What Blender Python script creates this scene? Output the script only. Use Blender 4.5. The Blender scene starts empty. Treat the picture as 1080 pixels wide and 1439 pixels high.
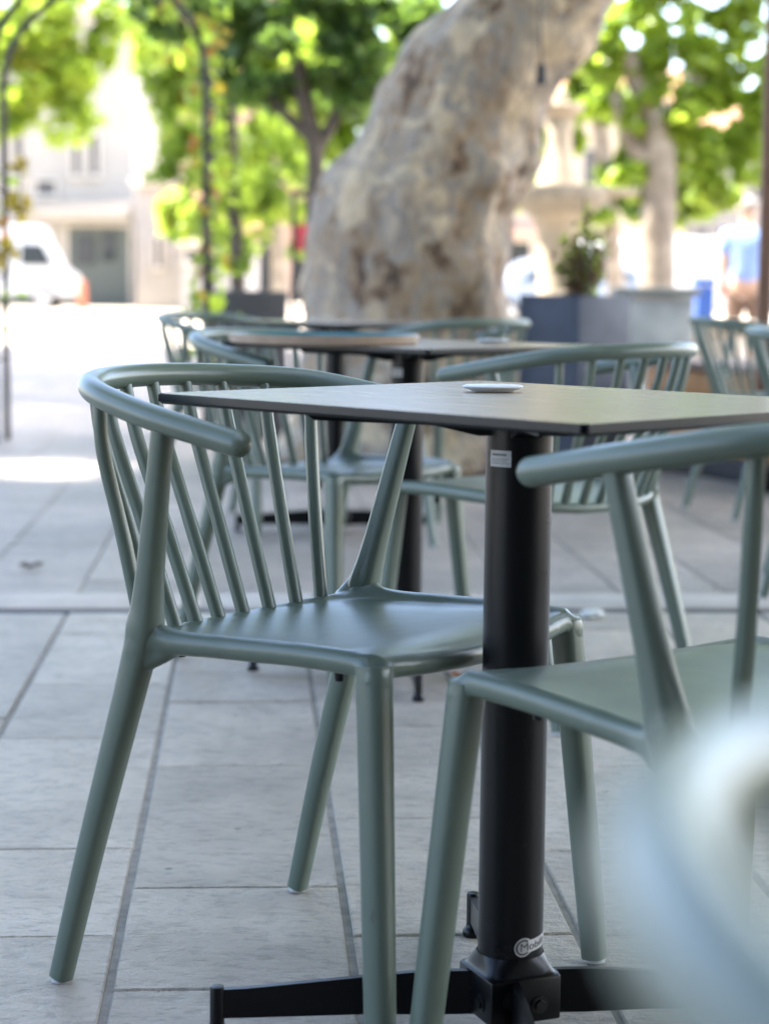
import bpy, bmesh, math, random
import numpy as np
from mathutils import Vector, Matrix, noise as mnoise

random.seed(7); RNG = np.random.default_rng(11)
S = bpy.context.scene
COL = S.collection
R = math.radians

# ------------------------------------------------------------------ camera
CAM_H = 0.8709; PITCH = 0.1136; ROLL = 0.011; FPX = 2796.2; PW, PH = 1080.0, 1439.0
fwd = Vector((0, math.cos(PITCH), -math.sin(PITCH)))
up0 = Vector((0, math.sin(PITCH), math.cos(PITCH))); rt0 = Vector((1, 0, 0))
rt = rt0 * math.cos(ROLL) + up0 * math.sin(ROLL)
up = up0 * math.cos(ROLL) - rt0 * math.sin(ROLL)
cd = bpy.data.cameras.new('camera'); cam = bpy.data.objects.new('camera', cd); COL.objects.link(cam)
m = Matrix((rt, up, -fwd)).transposed().to_4x4(); m.translation = Vector((0, 0, CAM_H)); cam.matrix_world = m
cd.sensor_fit = 'VERTICAL'; cd.sensor_height = 36.0; cd.sensor_width = 36.0; cd.lens = FPX / PH * 36
cd.clip_start = 0.02; cd.clip_end = 3000
cd.dof.use_dof = True; cd.dof.focus_distance = 2.58; cd.dof.aperture_fstop = cd.lens / 1000 / 0.0178
S.camera = cam

def W(u, v, d):
    """point of the photograph at distance d along the ground axis"""
    a = u - PW / 2; b = v - PH / 2
    a, b = a * math.cos(ROLL) + b * math.sin(ROLL), -a * math.sin(ROLL) + b * math.cos(ROLL)
    D = fwd + rt0 * (a / FPX) - up0 * (b / FPX)
    return Vector((0, 0, CAM_H)) + D * (d / D.y)
def G(u, v):
    a = W(u, v, 1.0) - Vector((0, 0, CAM_H))
    return Vector((0, 0, CAM_H)) + a * (CAM_H / -a.z)

# ------------------------------------------------------------------ light
ELEV = 54.0; SUNH = Vector((-0.96, 0.20, 0))       # horizontal direction towards the sun
sunv = (SUNH.normalized() * math.cos(R(ELEV)) + Vector((0, 0, math.sin(R(ELEV)))))
wd = bpy.data.worlds.new('World'); S.world = wd; wd.use_nodes = True
nt = wd.node_tree; bg = nt.nodes['Background']
sky = nt.nodes.new('ShaderNodeTexSky'); sky.sky_type = 'NISHITA'; sky.sun_disc = False
sky.sun_elevation = R(ELEV); sky.sun_rotation = math.atan2(-sunv.x, sunv.y)
sky.air_density = .85; sky.dust_density = 2.4; sky.ozone_density = 1.0
nt.links.new(sky.outputs[0], bg.inputs[0]); bg.inputs[1].default_value = 0.15
sl = bpy.data.lights.new('sun', 'SUN'); sl.energy = 4.6; sl.angle = R(0.5); sl.color = (1.0, 0.955, 0.88)
so = bpy.data.objects.new('sun', sl); COL.objects.link(so)
so.rotation_euler = sunv.to_track_quat('Z', 'Y').to_euler(); so.location = (-8, -8, 14)
S.view_settings.view_transform = 'Standard'; S.view_settings.look = 'None'
S.view_settings.exposure = 2.98; S.view_settings.gamma = 1.0
S.render.engine = 'CYCLES'
S.cycles.max_bounces = 8; S.cycles.diffuse_bounces = 4; S.cycles.transparent_max_bounces = 8
S.cycles.use_denoising = True

# ------------------------------------------------------------------ materials
def mat(name, col, rough=0.5, spec=0.5, metal=0.0, var=0.0, vscale=8.0, bump=0.0, bscale=60.0, col2=None,
        trans=0.0, tcol=None, island=0.0, coat=0.0, rvar=0.0, coords='Object'):
    mt = bpy.data.materials.new(name); mt.use_nodes = True; n = mt.node_tree.nodes; l = mt.node_tree.links
    p = n['Principled BSDF']; p.inputs['Roughness'].default_value = rough
    p.inputs['Specular IOR Level'].default_value = spec; p.inputs['Metallic'].default_value = metal
    p.inputs['Coat Weight'].default_value = coat
    tc = n.new('ShaderNodeTexCoord')
    c = n.new('ShaderNodeRGB'); c.outputs[0].default_value = (*col, 1); out = c.outputs[0]
    if var > 0 or col2:
        nz = n.new('ShaderNodeTexNoise'); nz.inputs['Scale'].default_value = vscale; nz.inputs['Detail'].default_value = 6
        nz.inputs['Roughness'].default_value = .62
        l.new(tc.outputs[coords], nz.inputs['Vector'])
        mr = n.new('ShaderNodeMapRange'); mr.inputs[1].default_value = .36; mr.inputs[2].default_value = .64
        l.new(nz.outputs['Fac'], mr.inputs[0])
        mx = n.new('ShaderNodeMix'); mx.data_type = 'RGBA'
        c2 = col2 or tuple(x * (1 - var) for x in col)
        mx.inputs[7].default_value = (*c2, 1); l.new(out, mx.inputs[6]); l.new(mr.outputs[0], mx.inputs[0]); out = mx.outputs[2]
        if rvar:
            m2 = n.new('ShaderNodeMapRange'); m2.inputs[1].default_value = .3; m2.inputs[2].default_value = .7
            m2.inputs[3].default_value = rough - rvar; m2.inputs[4].default_value = rough + rvar
            l.new(nz.outputs['Fac'], m2.inputs[0]); l.new(m2.outputs[0], p.inputs['Roughness'])
    if island > 0:
        g = n.new('ShaderNodeNewGeometry'); hs = n.new('ShaderNodeHueSaturation')
        a = n.new('ShaderNodeMapRange'); a.inputs[3].default_value = 1 - island; a.inputs[4].default_value = 1 + island
        l.new(g.outputs['Random Per Island'], a.inputs[0]); l.new(a.outputs[0], hs.inputs['Value'])
        l.new(out, hs.inputs['Color']); out = hs.outputs[0]
    l.new(out, p.inputs['Base Color'])
    if bump > 0:
        b = n.new('ShaderNodeBump'); b.inputs['Strength'].default_value = bump; b.inputs['Distance'].default_value = .004
        nb = n.new('ShaderNodeTexNoise'); nb.inputs['Scale'].default_value = bscale; nb.inputs['Detail'].default_value = 5
        l.new(tc.outputs[coords], nb.inputs['Vector']); l.new(nb.outputs['Fac'], b.inputs['Height'])
        l.new(b.outputs[0], p.inputs['Normal'])
    if trans > 0:
        t = n.new('ShaderNodeBsdfTranslucent'); ms = n.new('ShaderNodeMixShader'); ms.inputs[0].default_value = trans
        if tcol:
            hs2 = n.new('ShaderNodeMix'); hs2.data_type = 'RGBA'; hs2.blend_type = 'MULTIPLY'; hs2.inputs[0].default_value = 0
            t.inputs[0].default_value = (*tcol, 1)
        else: l.new(out, t.inputs[0])
        l.new(p.outputs[0], ms.inputs[1]); l.new(t.outputs[0], ms.inputs[2])
        l.new(ms.outputs[0], n['Material Output'].inputs['Surface'])
    return mt

M = {}
M['chair'] = mat('sage_polypropylene', (.112, .146, .114), .32, .46, var=.10, vscale=5, rvar=.06)
def scuff(mt, col, scale, lo, hi, amt):
    n = mt.node_tree.nodes; l = mt.node_tree.links; p = n['Principled BSDF']; src = p.inputs['Base Color'].links[0].from_socket
    tc = n.new('ShaderNodeTexCoord'); mp = n.new('ShaderNodeMapping'); mp.inputs['Scale'].default_value = (1, 1, .55); l.new(tc.outputs['Object'], mp.inputs['Vector'])
    q = n.new('ShaderNodeTexNoise'); q.inputs['Scale'].default_value = scale; q.inputs['Detail'].default_value = 7; q.inputs['Roughness'].default_value = .75
    l.new(mp.outputs[0], q.inputs['Vector']); r = n.new('ShaderNodeMapRange'); r.inputs[1].default_value = lo; r.inputs[2].default_value = hi; r.inputs[4].default_value = amt
    l.new(q.outputs['Fac'], r.inputs[0]); mx = n.new('ShaderNodeMix'); mx.data_type = 'RGBA'; mx.inputs[7].default_value = (*col, 1)
    l.new(src, mx.inputs[6]); l.new(r.outputs[0], mx.inputs[0]); l.new(mx.outputs[2], p.inputs['Base Color'])
scuff(M['chair'], (.06, .065, .055), 34, .66, .72, .6)
scuff(M['chair'], (.26, .27, .24), 21, .62, .78, .35)
M['glide'] = mat('clear_glide', (.55, .57, .58), .25)
M['laminate_edge'] = mat('black_core', (.007, .008, .011), .34, .3, var=.3, vscale=40)
M['black_metal'] = mat('black_powder_coat', (.0035, .0038, .005), .32, .25, var=.25, vscale=12, bump=.06, bscale=500, rvar=.06)
scuff(M['black_metal'], (.05, .048, .045), 26, .62, .76, .5)
M['bolt'] = mat('bolt_steel', (.03, .03, .032), .35, .5, metal=.6)
M['sticker'] = mat('sticker_paper', (.55, .56, .58), .4, var=.06)
M['ink'] = mat('sticker_ink', (.08, .08, .09), .5)
M['badge'] = mat('badge_aluminium', (.62, .62, .62), .32, metal=.55, var=.1)
M['porcelain'] = mat('white_porcelain', (.64, .65, .65), .5, var=.04)
M['tray_wood'] = mat('tray_wood', (.40, .30, .22), .5, var=.2, vscale=20)
M['tray_teal'] = mat('tray_teal', (.015, .145, .165), .3, var=.2)
M['grout'] = mat('grout', (.31, .285, .25), .95, var=.35, vscale=30, bump=.5, bscale=200)
M['plaza'] = mat('plaza_stone', (.50, .43, .34), .9, var=.15, vscale=.6)
M['kerb'] = mat('kerb_stone', (.45, .395, .34), .75, var=.22, vscale=6, bump=.4, bscale=90)
M['white_wall'] = mat('white_render', (.31, .29, .26), .9, var=.15, vscale=.8)
M['cream_wall'] = mat('cream_render', (.46, .38, .29), .9, var=.14, vscale=.8)
M['peach_wall'] = mat('peach_render', (.46, .28, .20), .9, var=.14, vscale=.8)
M['blocker_wall'] = mat('blocker_wall', (.26, .21, .17), .9, var=.15, vscale=.8)
M['stone_trim'] = mat('stone_trim', (.50, .46, .40), .85, var=.12, vscale=2)
M['shutter'] = mat('shutter_grey', (.075, .072, .07), .7, var=.15)
M['glass'] = mat('window_glass', (.03, .035, .04), .08)
M['shopfront'] = mat('shopfront_green', (.085, .10, .09), .6, var=.15)
M['awning'] = mat('awning_canvas', (.34, .29, .22), .8, var=.12, vscale=3)
M['blocker_awning'] = mat('blocker_awning', (.06, .055, .055), .8, var=.2)
M['roof'] = mat('clay_roof', (.36, .17, .10), .85, var=.3, vscale=4)
M['white_paint'] = mat('white_car_paint', (.48, .48, .475), .35, coat=.2, var=.03)
M['silver_paint'] = mat('blue_grey_car_paint', (.22, .25, .30), .3, metal=.3, coat=.5, var=.05)
M['tyre'] = mat('tyre_rubber', (.02, .02, .02), .8)
M['rim'] = mat('wheel_rim', (.45, .45, .46), .35, metal=.6)
M['lamp_red'] = mat('tail_lamp', (.35, .02, .02), .25)
M['lamp_white'] = mat('head_lamp', (.7, .7, .7), .15)
M['iron'] = mat('dark_iron', (.022, .015, .012), .6, var=.4, vscale=20)
M['fountain'] = mat('fountain_stone', (.40, .32, .225), .85, var=.25, vscale=4, bump=.4, bscale=40)
M['fountain_dark'] = mat('weathered_stone', (.31, .265, .205), .85, var=.35, vscale=5, bump=.4, bscale=40)
M['planter'] = mat('slate_planter', (.055, .063, .085), .6, .3, var=.2, vscale=5, rvar=.08)
M['planter_grey'] = mat('grey_planter', (.07, .07, .075), .7, .3, var=.2, vscale=6)
M['plinth'] = mat('pale_stone', (.40, .42, .42), .75, var=.3, vscale=4)
M['slab'] = mat('slab_stone', (.20, .215, .205), .7, var=.25, vscale=5)
M['soil'] = mat('soil', (.05, .035, .025), .95, var=.4, vscale=30)
M['blue_plastic'] = mat('blue_plastic', (.025, .085, .33), .4, var=.1)
M['timber'] = mat('orange_timber', (.52, .26, .085), .65, var=.35, vscale=7)
M['timber_grey'] = mat('weathered_timber', (.27, .20, .17), .75, var=.3, vscale=7)
M['dark_base'] = mat('dark_base', (.03, .03, .035), .7, var=.3)
M['post_brown'] = mat('brown_post', (.19, .10, .065), .6, var=.3, vscale=9)
M['red'] = mat('red_sign', (.50, .05, .06), .5, var=.1)
M['orange'] = mat('orange_plastic', (.42, .12, .06), .5)
M['skin'] = mat('skin', (.52, .32, .23), .55, var=.08)
M['shirt'] = mat('blue_shirt', (.22, .32, .66), .85, var=.15, vscale=10)
M['shorts'] = mat('brown_shorts', (.16, .10, .07), .85, var=.2)
M['hair'] = mat('grey_hair', (.28, .25, .22), .7, var=.3)
M['shoe'] = mat('shoe', (.12, .10, .09), .7)
M['dry_leaf'] = mat('dry_leaf', (.10, .07, .04), .8, var=.4, vscale=30)
M['red_leaf'] = mat('rust_leaf', (.33, .12, .045), .75, var=.3, vscale=30)
M['paper'] = mat('crumpled_paper', (.62, .62, .60), .8, var=.1)
M['leaf_dark'] = mat('leaf_dark', (.075, .13, .048), .5, var=.3, vscale=.8, trans=.48, tcol=(.30, .47, .08), island=.35)
M['leaf_mid'] = mat('leaf_mid', (.12, .18, .034), .5, var=.3, vscale=.8, trans=.48, tcol=(.45, .60, .06), island=.35)
M['leaf_lime'] = mat('leaf_lime', (.17, .23, .028), .42, var=.25, vscale=.8, trans=.52, tcol=(.56, .72, .09), island=.35)
M['leaf_yellow'] = mat('leaf_yellow', (.32, .25, .03), .5, trans=.4, tcol=(.55, .42, .04), island=.3)
M['leaf_orange'] = mat('leaf_orange', (.33, .12, .03), .5, trans=.4, tcol=(.5, .18, .04), island=.3)
M['leaf_brown'] = mat('heather_brown', (.13, .075, .04), .7, island=.4, trans=.2, tcol=(.2, .1, .05))
M['bark'] = mat('grey_bark', (.085, .065, .05), .9, var=.4, vscale=6, bump=.6, bscale=30)
M['bark_pale'] = mat('pale_bark', (.34, .28, .215), .85, col2=(.17, .13, .095), vscale=3.5, bump=.5, bscale=25)

def laminate():
    mt = bpy.data.materials.new('taupe_laminate'); mt.use_nodes = True; n = mt.node_tree.nodes; l = mt.node_tree.links
    p = n['Principled BSDF']; p.inputs['Specular IOR Level'].default_value = .5
    tc = n.new('ShaderNodeTexCoord'); mp = n.new('ShaderNodeMapping'); mp.inputs['Scale'].default_value = (3, 60, 3)
    l.new(tc.outputs['Object'], mp.inputs['Vector'])
    nz = n.new('ShaderNodeTexNoise'); nz.inputs['Scale'].default_value = 2.2; nz.inputs['Detail'].default_value = 7
    l.new(mp.outputs[0], nz.inputs['Vector'])
    r = n.new('ShaderNodeValToRGB'); e = r.color_ramp.elements
    e[0].position = .3; e[0].color = (.235, .180, .122, 1); e[1].position = .72; e[1].color = (.35, .275, .19, 1)
    l.new(nz.outputs['Fac'], r.inputs[0]); l.new(r.outputs[0], p.inputs['Base Color'])
    mr = n.new('ShaderNodeMapRange'); mr.inputs[3].default_value = .20; mr.inputs[4].default_value = .30
    l.new(nz.outputs['Fac'], mr.inputs[0]); l.new(mr.outputs[0], p.inputs['Roughness'])
    b = n.new('ShaderNodeBump'); b.inputs['Strength'].default_value = .05; b.inputs['Distance'].default_value = .0006
    l.new(nz.outputs['Fac'], b.inputs['Height']); l.new(b.outputs[0], p.inputs['Normal'])
    return mt
M['laminate'] = laminate()

def paver(name, tint, rng=.16):
    mt = bpy.data.materials.new(name); mt.use_nodes = True; n = mt.node_tree.nodes; l = mt.node_tree.links
    p = n['Principled BSDF']; p.inputs['Specular IOR Level'].default_value = .45
    tc = n.new('ShaderNodeTexCoord'); g = n.new('ShaderNodeNewGeometry')
    def nz(sc, det, vec, rough=.6):
        q = n.new('ShaderNodeTexNoise'); q.inputs['Scale'].default_value = sc; q.inputs['Detail'].default_value = det
        q.inputs['Roughness'].default_value = rough; l.new(vec, q.inputs['Vector']); return q.outputs['Fac']
    off = n.new('ShaderNodeVectorMath'); off.operation = 'ADD'
    sc = n.new('ShaderNodeVectorMath'); sc.operation = 'SCALE'; sc.inputs['Scale'].default_value = 37.0
    cmb = n.new('ShaderNodeCombineXYZ'); l.new(g.outputs['Random Per Island'], cmb.inputs[0]); l.new(g.outputs['Random Per Island'], cmb.inputs[2])
    l.new(cmb.outputs[0], sc.inputs[0]); l.new(tc.outputs['Object'], off.inputs[0]); l.new(sc.outputs[0], off.inputs[1])
    V = off.outputs[0]
    st = n.new('ShaderNodeMapping'); st.inputs['Scale'].default_value = (.75, 1.25, 1); l.new(V, st.inputs['Vector'])
    big = nz(7, 5, V); mid = nz(42, 6, st.outputs[0], .68); fine = nz(170, 4, st.outputs[0], .7)
    r = n.new('ShaderNodeValToRGB'); e = r.color_ramp.elements
    e[0].position = .3; e[0].color = (*[x * .70 for x in tint], 1); e[1].position = .72; e[1].color = (*tint, 1)
    l.new(big, r.inputs[0])
    hs = n.new('ShaderNodeHueSaturation'); a = n.new('ShaderNodeMapRange'); a.inputs[3].default_value = 1 - rng; a.inputs[4].default_value = 1 + rng * .8
    l.new(g.outputs['Random Per Island'], a.inputs[0]); l.new(a.outputs[0], hs.inputs['Value']); l.new(r.outputs[0], hs.inputs['Color'])
    # dark pits and flecks of the cleft stone: crevice dirt plus painted relief shade
    pit = n.new('ShaderNodeMapRange'); pit.inputs[1].default_value = .37; pit.inputs[2].default_value = .50; pit.inputs[3].default_value = .66
    l.new(mid, pit.inputs[0])
    mx = n.new('ShaderNodeMix'); mx.data_type = 'RGBA'; mx.blend_type = 'MULTIPLY'; mx.inputs[0].default_value = .8
    l.new(hs.outputs[0], mx.inputs[6])
    gc = n.new('ShaderNodeCombineColor')
    for k in range(3): l.new(pit.outputs[0], gc.inputs[k])
    l.new(gc.outputs[0], mx.inputs[7]); l.new(mx.outputs[2], p.inputs['Base Color'])
    vo = n.new('ShaderNodeTexVoronoi'); vo.inputs['Scale'].default_value = 8.0; l.new(V, vo.inputs['Vector'])
    vs_ = n.new('ShaderNodeMapRange'); vs_.inputs[1].default_value = .035; vs_.inputs[2].default_value = .06; vs_.inputs[3].default_value = .35; l.new(vo.outputs['Distance'], vs_.inputs[0])
    stn = nz(2.3, 4, tc.outputs['Object']); sm_ = n.new('ShaderNodeMapRange'); sm_.inputs[1].default_value = .34; sm_.inputs[2].default_value = .50; sm_.inputs[3].default_value = .78; l.new(stn, sm_.inputs[0])
    mm = n.new('ShaderNodeMath'); mm.operation = 'MULTIPLY'; l.new(vs_.outputs[0], mm.inputs[0]); l.new(sm_.outputs[0], mm.inputs[1])
    g2 = n.new('ShaderNodeCombineColor')
    for k in range(3): l.new(mm.outputs[0], g2.inputs[k])
    mx2 = n.new('ShaderNodeMix'); mx2.data_type = 'RGBA'; mx2.blend_type = 'MULTIPLY'; mx2.inputs[0].default_value = 1
    l.new(mx.outputs[2], mx2.inputs[6]); l.new(g2.outputs[0], mx2.inputs[7]); l.new(mx2.outputs[2], p.inputs['Base Color'])
    ad = n.new('ShaderNodeMath'); ad.operation = 'MULTIPLY_ADD'; ad.inputs[1].default_value = .38
    l.new(fine, ad.inputs[0]); l.new(mid, ad.inputs[2])
    b = n.new('ShaderNodeBump'); b.inputs['Strength'].default_value = 1.0; b.inputs['Distance'].default_value = .030
    l.new(ad.outputs[0], b.inputs['Height']); l.new(b.outputs[0], p.inputs['Normal'])
    rr = n.new('ShaderNodeMapRange'); rr.inputs[3].default_value = .25; rr.inputs[4].default_value = .48
    l.new(big, rr.inputs[0]); l.new(rr.outputs[0], p.inputs['Roughness'])
    return mt
M['paver'] = paver('cleft_limestone', (.67, .58, .475), .16)
M['paver_far'] = paver('pink_limestone', (.53, .45, .385), .16)

def plane_bark():
    mt = bpy.data.materials.new('plane_bark'); mt.use_nodes = True; n = mt.node_tree.nodes; l = mt.node_tree.links
    p = n['Principled BSDF']; p.inputs['Roughness'].default_value = .8
    tc = n.new('ShaderNodeTexCoord')
    mp = n.new('ShaderNodeMapping'); mp.inputs['Scale'].default_value = (1, 1, .62); l.new(tc.outputs['Object'], mp.inputs['Vector'])
    def nz(sc, det, rough=.6, d=0):
        q = n.new('ShaderNodeTexNoise'); q.inputs['Scale'].default_value = sc; q.inputs['Detail'].default_value = det
        q.inputs['Roughness'].default_value = rough; q.inputs['Distortion'].default_value = d; l.new(mp.outputs[0], q.inputs['Vector']); return q
    w = nz(7, 4); ad = n.new('ShaderNodeVectorMath'); ad.operation = 'MULTIPLY_ADD'; ad.inputs[1].default_value = (.16, .16, .16)
    l.new(w.outputs['Color'], ad.inputs[0]); l.new(mp.outputs[0], ad.inputs[2])
    def vor(sc, feat='F1'):
        q = n.new('ShaderNodeTexVoronoi'); q.feature = feat; q.inputs['Scale'].default_value = sc; l.new(ad.outputs[0], q.inputs['Vector']); return q
    v1 = vor(7.5); v2 = vor(19); sep = n.new('ShaderNodeSeparateColor'); l.new(v1.outputs['Color'], sep.inputs[0]); sep2 = n.new('ShaderNodeSeparateColor'); l.new(v2.outputs['Color'], sep2.inputs[0])
    a = nz(2.2, 6, .68, .8)
    m0 = n.new('ShaderNodeMath'); m0.operation = 'MULTIPLY_ADD'; m0.inputs[1].default_value = .42; l.new(sep.outputs[0], m0.inputs[0])
    m1 = n.new('ShaderNodeMath'); m1.operation = 'MULTIPLY_ADD'; m1.inputs[1].default_value = .22; l.new(sep2.outputs[1], m1.inputs[0])
    l.new(a.outputs['Fac'], m0.inputs[2]); l.new(m0.outputs[0], m1.inputs[2])
    r1 = n.new('ShaderNodeValToRGB'); r1.color_ramp.interpolation = 'LINEAR'; e = r1.color_ramp.elements
    e[0].position = .50; e[0].color = (.07, .042, .025, 1); e[1].position = 1.0; e[1].color = (.50, .385, .25, 1)
    for ps_, c_ in ((.59, (.165, .10, .055, 1)), (.69, (.33, .235, .145, 1)), (.82, (.25, .215, .18, 1))): x = e.new(ps_); x.color = c_
    l.new(m1.outputs[0], r1.inputs[0])
    fine = nz(38, 5, .7); mr = n.new('ShaderNodeMapRange'); mr.inputs[1].default_value = .35; mr.inputs[2].default_value = .6; mr.inputs[3].default_value = .6
    l.new(fine.outputs['Fac'], mr.inputs[0]); mx = n.new('ShaderNodeMix'); mx.data_type = 'RGBA'; mx.blend_type = 'MULTIPLY'; mx.inputs[0].default_value = .7
    gc = n.new('ShaderNodeCombineColor')
    for k in range(3): l.new(mr.outputs[0], gc.inputs[k])
    l.new(r1.outputs[0], mx.inputs[6]); l.new(gc.outputs[0], mx.inputs[7]); l.new(mx.outputs[2], p.inputs['Base Color'])
    b = n.new('ShaderNodeBump'); b.inputs['Strength'].default_value = 1; b.inputs['Distance'].default_value = .05
    l.new(m1.outputs[0], b.inputs['Height']); l.new(b.outputs[0], p.inputs['Normal'])
    return mt
M['plane_bark'] = plane_bark()

# ------------------------------------------------------------------ mesh helpers
class MB:
    def __init__(s): s.v = []; s.f = []
    def add(s, vs, fs):
        b = len(s.v); s.v += [tuple(v) for v in vs]; s.f += [tuple(b + i for i in f) for f in fs]; return s
    def box(s, c, size, rot=None, bev=0.0, seg=2):
        bm = bmesh.new(); bmesh.ops.create_cube(bm, size=1.0)
        bmesh.ops.scale(bm, vec=Vector(size), verts=bm.verts)
        if bev: bmesh.ops.bevel(bm, geom=list(bm.edges), offset=bev, segments=seg, affect='EDGES', profile=.5)
        mt = Matrix.Translation(Vector(c)) @ (rot.to_4x4() if rot else Matrix.Identity(4))
        bm.transform(mt); s.bm(bm); return s
    def bm(s, b):
        b.verts.ensure_lookup_table(); b.verts.index_update()
        s.add([v.co[:] for v in b.verts], [[v.index for v in f.verts] for f in b.faces]); b.free(); return s
    def tube(s, pts, rad, n=12, sq=2.0, cap=True, round_cap=0, upv=None, flat=1.0):
        """sweep along pts; rad a number or list; sq superellipse exponent; flat scales the second axis"""
        pts = [Vector(p) for p in pts]
        if not hasattr(rad, '__len__'): rad = [rad] * len(pts)
        rad = list(rad)
        if round_cap:
            def capp(p, q, r):
                d = (p - q).normalized(); return [(p + d * r * .95 * math.sin(a), r * math.cos(a)) for a in (1.45, 1.15, .8, .4)]
            A = capp(pts[0], pts[1], rad[0]); B = capp(pts[-1], pts[-2], rad[-1])
            pts = [a for a, _ in A] + pts + [b for b, _ in B[::-1]]; rad = [a for _, a in A] + rad + [b for _, b in B[::-1]]
        N = len(pts); tang = []
        for i in range(N):
            t = pts[min(i + 1, N - 1)] - pts[max(i - 1, 0)]; tang.append(t.normalized())
        u = Vector(upv) if upv else (Vector((0, 0, 1)) if abs(tang[0].z) < .8 else Vector((1, 0, 0)))
        rings = []
        for i in range(N):
            t = tang[i]; u = (u - t * u.dot(t)).normalized(); w = t.cross(u)
            ring = []
            for k in range(n):
                a = 2 * math.pi * k / n; ca, sa = math.cos(a), math.sin(a)
                e = 2.0 / sq
                ring.append(pts[i] + u * (rad[i] * math.copysign(abs(ca) ** e, ca)) + w * (flat * rad[i] * math.copysign(abs(sa) ** e, sa)))
            rings.append(ring)
        vs = [v for r in rings for v in r]; fs = []
        for i in range(N - 1):
            for k in range(n):
                k2 = (k + 1) % n; fs.append((i * n + k, i * n + k2, (i + 1) * n + k2, (i + 1) * n + k))
        if cap: fs.append(tuple(range(n))[::-1]); fs.append(tuple((N - 1) * n + k for k in range(n)))
        return s.add(vs, fs)
    def lathe(s, prof, n=32, c=(0, 0, 0), closed=True):
        c = Vector(c); vs = []; fs = []
        for r, z in prof:
            for k in range(n):
                a = 2 * math.pi * k / n; vs.append(c + Vector((r * math.cos(a), r * math.sin(a), z)))
        for i in range(len(prof) - 1):
            for k in range(n):
                k2 = (k + 1) % n; fs.append((i * n + k, i * n + k2, (i + 1) * n + k2, (i + 1) * n + k))
        if closed: fs.append(tuple(range(n))[::-1]); fs.append(tuple((len(prof) - 1) * n + k for k in range(n)))
        return s.add(vs, fs)
    def prism(s, poly, z0, z1, fn=None):
        """poly (x,y) extruded z0..z1; fn maps a point"""
        n = len(poly); vs = [(x, y, z0) for x, y in poly] + [(x, y, z1) for x, y in poly]
        if fn: vs = [fn(Vector(v)) for v in vs]
        fs = [tuple(range(n))[::-1], tuple(range(n, 2 * n))] + [(i, (i + 1) % n, n + (i + 1) % n, n + i) for i in range(n)]
        return s.add(vs, fs)
    def build(s, name, m, parent=None, smooth=True, angle=40, loc=None):
        me = bpy.data.meshes.new(name); me.from_pydata(s.v, [], s.f); me.validate()
        bm = bmesh.new(); bm.from_mesh(me); bmesh.ops.recalc_face_normals(bm, faces=bm.faces); bm.to_mesh(me); bm.free()
        if smooth:
            me.polygons.foreach_set('use_smooth', [True] * len(me.polygons)); me.set_sharp_from_angle(angle=R(angle))
        me.materials.append(m if not isinstance(m, str) else M[m])
        o = bpy.data.objects.new(name, me); COL.objects.link(o)
        if parent: o.parent = parent
        if loc is not None: o.location = loc
        return o

def tag(o, label=None, cat=None, group=None, kind=None):
    if label: o['label'] = label
    if cat: o['category'] = cat
    if group: o['group'] = group
    if kind: o['kind'] = kind
    return o
def thing(name, label, cat, loc=(0, 0, 0), rz=0, group=None):
    o = bpy.data.objects.new(name, None); COL.objects.link(o); o.location = loc; o.rotation_euler = (0, 0, rz)
    o.empty_display_size = .1
    return tag(o, label, cat, group)
def copy_tree(o, parent=None):
    c = o.copy(); COL.objects.link(c)
    if parent: c.parent = parent
    for ch in list(o.children): copy_tree(ch, c)
    return c
def catmull(P, k=10):
    P = [Vector(p) for p in P]; E = [2 * P[0] - P[1]] + P + [2 * P[-1] - P[-2]]; out = []
    for i in range(len(P) - 1):
        a, b, c, d = E[i:i + 4]
        for j in range(k):
            t = j / k; out.append(.5 * ((2 * b) + (c - a) * t + (2 * a - 5 * b + 4 * c - d) * t * t + (3 * b - a - 3 * c + d) * t ** 3))
    return out + [P[-1]]
def lerp(a, b, t): return a + (b - a) * t
def rz(a): return Matrix.Rotation(a, 3, 'Z')

# ------------------------------------------------------------------ ground
YA = -0.0675; PY0 = -0.1741; PTW = 0.3085
oax = Vector((math.cos(YA), -math.sin(YA), 0)); sax = Vector((math.sin(YA), math.cos(YA), 0))
def s_of(u, v): return G(u, v).dot(sax)
S_STEP = s_of(540, 860.5); S_K0 = S_STEP + .054; S_K1 = s_of(540, 836)
def slabs(mb, rows, s0, s1, k0, k1, joint, jl, lens):
    for k in range(k0, k1):
        cuts = rows.get(k)
        if cuts: cuts = sorted(cuts)
        else: cuts = [s0 + random.uniform(.05, .5)]
        while cuts[0] > s0 + .1: cuts.insert(0, cuts[0] - random.choice(lens))
        while cuts[-1] < s1 - .1: cuts.append(cuts[-1] + random.choice(lens))
        cuts[0] = max(cuts[0], s0); cuts[-1] = s1
        for a, b in zip(cuts[:-1], cuts[1:]):
            if b - a < .02: continue
            jw = joint; o0 = PY0 + k * PTW + jw / 2 + random.uniform(0, .0012); o1 = PY0 + (k + 1) * PTW - jw / 2 - random.uniform(0, .0012)
            a2 = a + jl / 2; b2 = b - jl / 2; h = random.uniform(-.0012, .0008); t = .0025
            tl = [random.uniform(-.0006, .0006) for _ in range(4)]
            vs = []
            for z, ins in ((-.03, 0), (-t, 0), (0, t)):
                for j, (o, q) in enumerate(((o0 + ins, a2 + ins), (o1 - ins, a2 + ins), (o1 - ins, b2 - ins), (o0 + ins, b2 - ins))):
                    p = oax * o + sax * q; vs.append((p.x, p.y, z + (h + tl[j] if z > -.02 else 0)))
            fs = [(8, 9, 10, 11)] + [(r * 4 + i, r * 4 + (i + 1) % 4, r * 4 + 4 + (i + 1) % 4, r * 4 + 4 + i) for r in (0, 1) for i in range(4)]
            mb.add(vs, fs)
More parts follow.
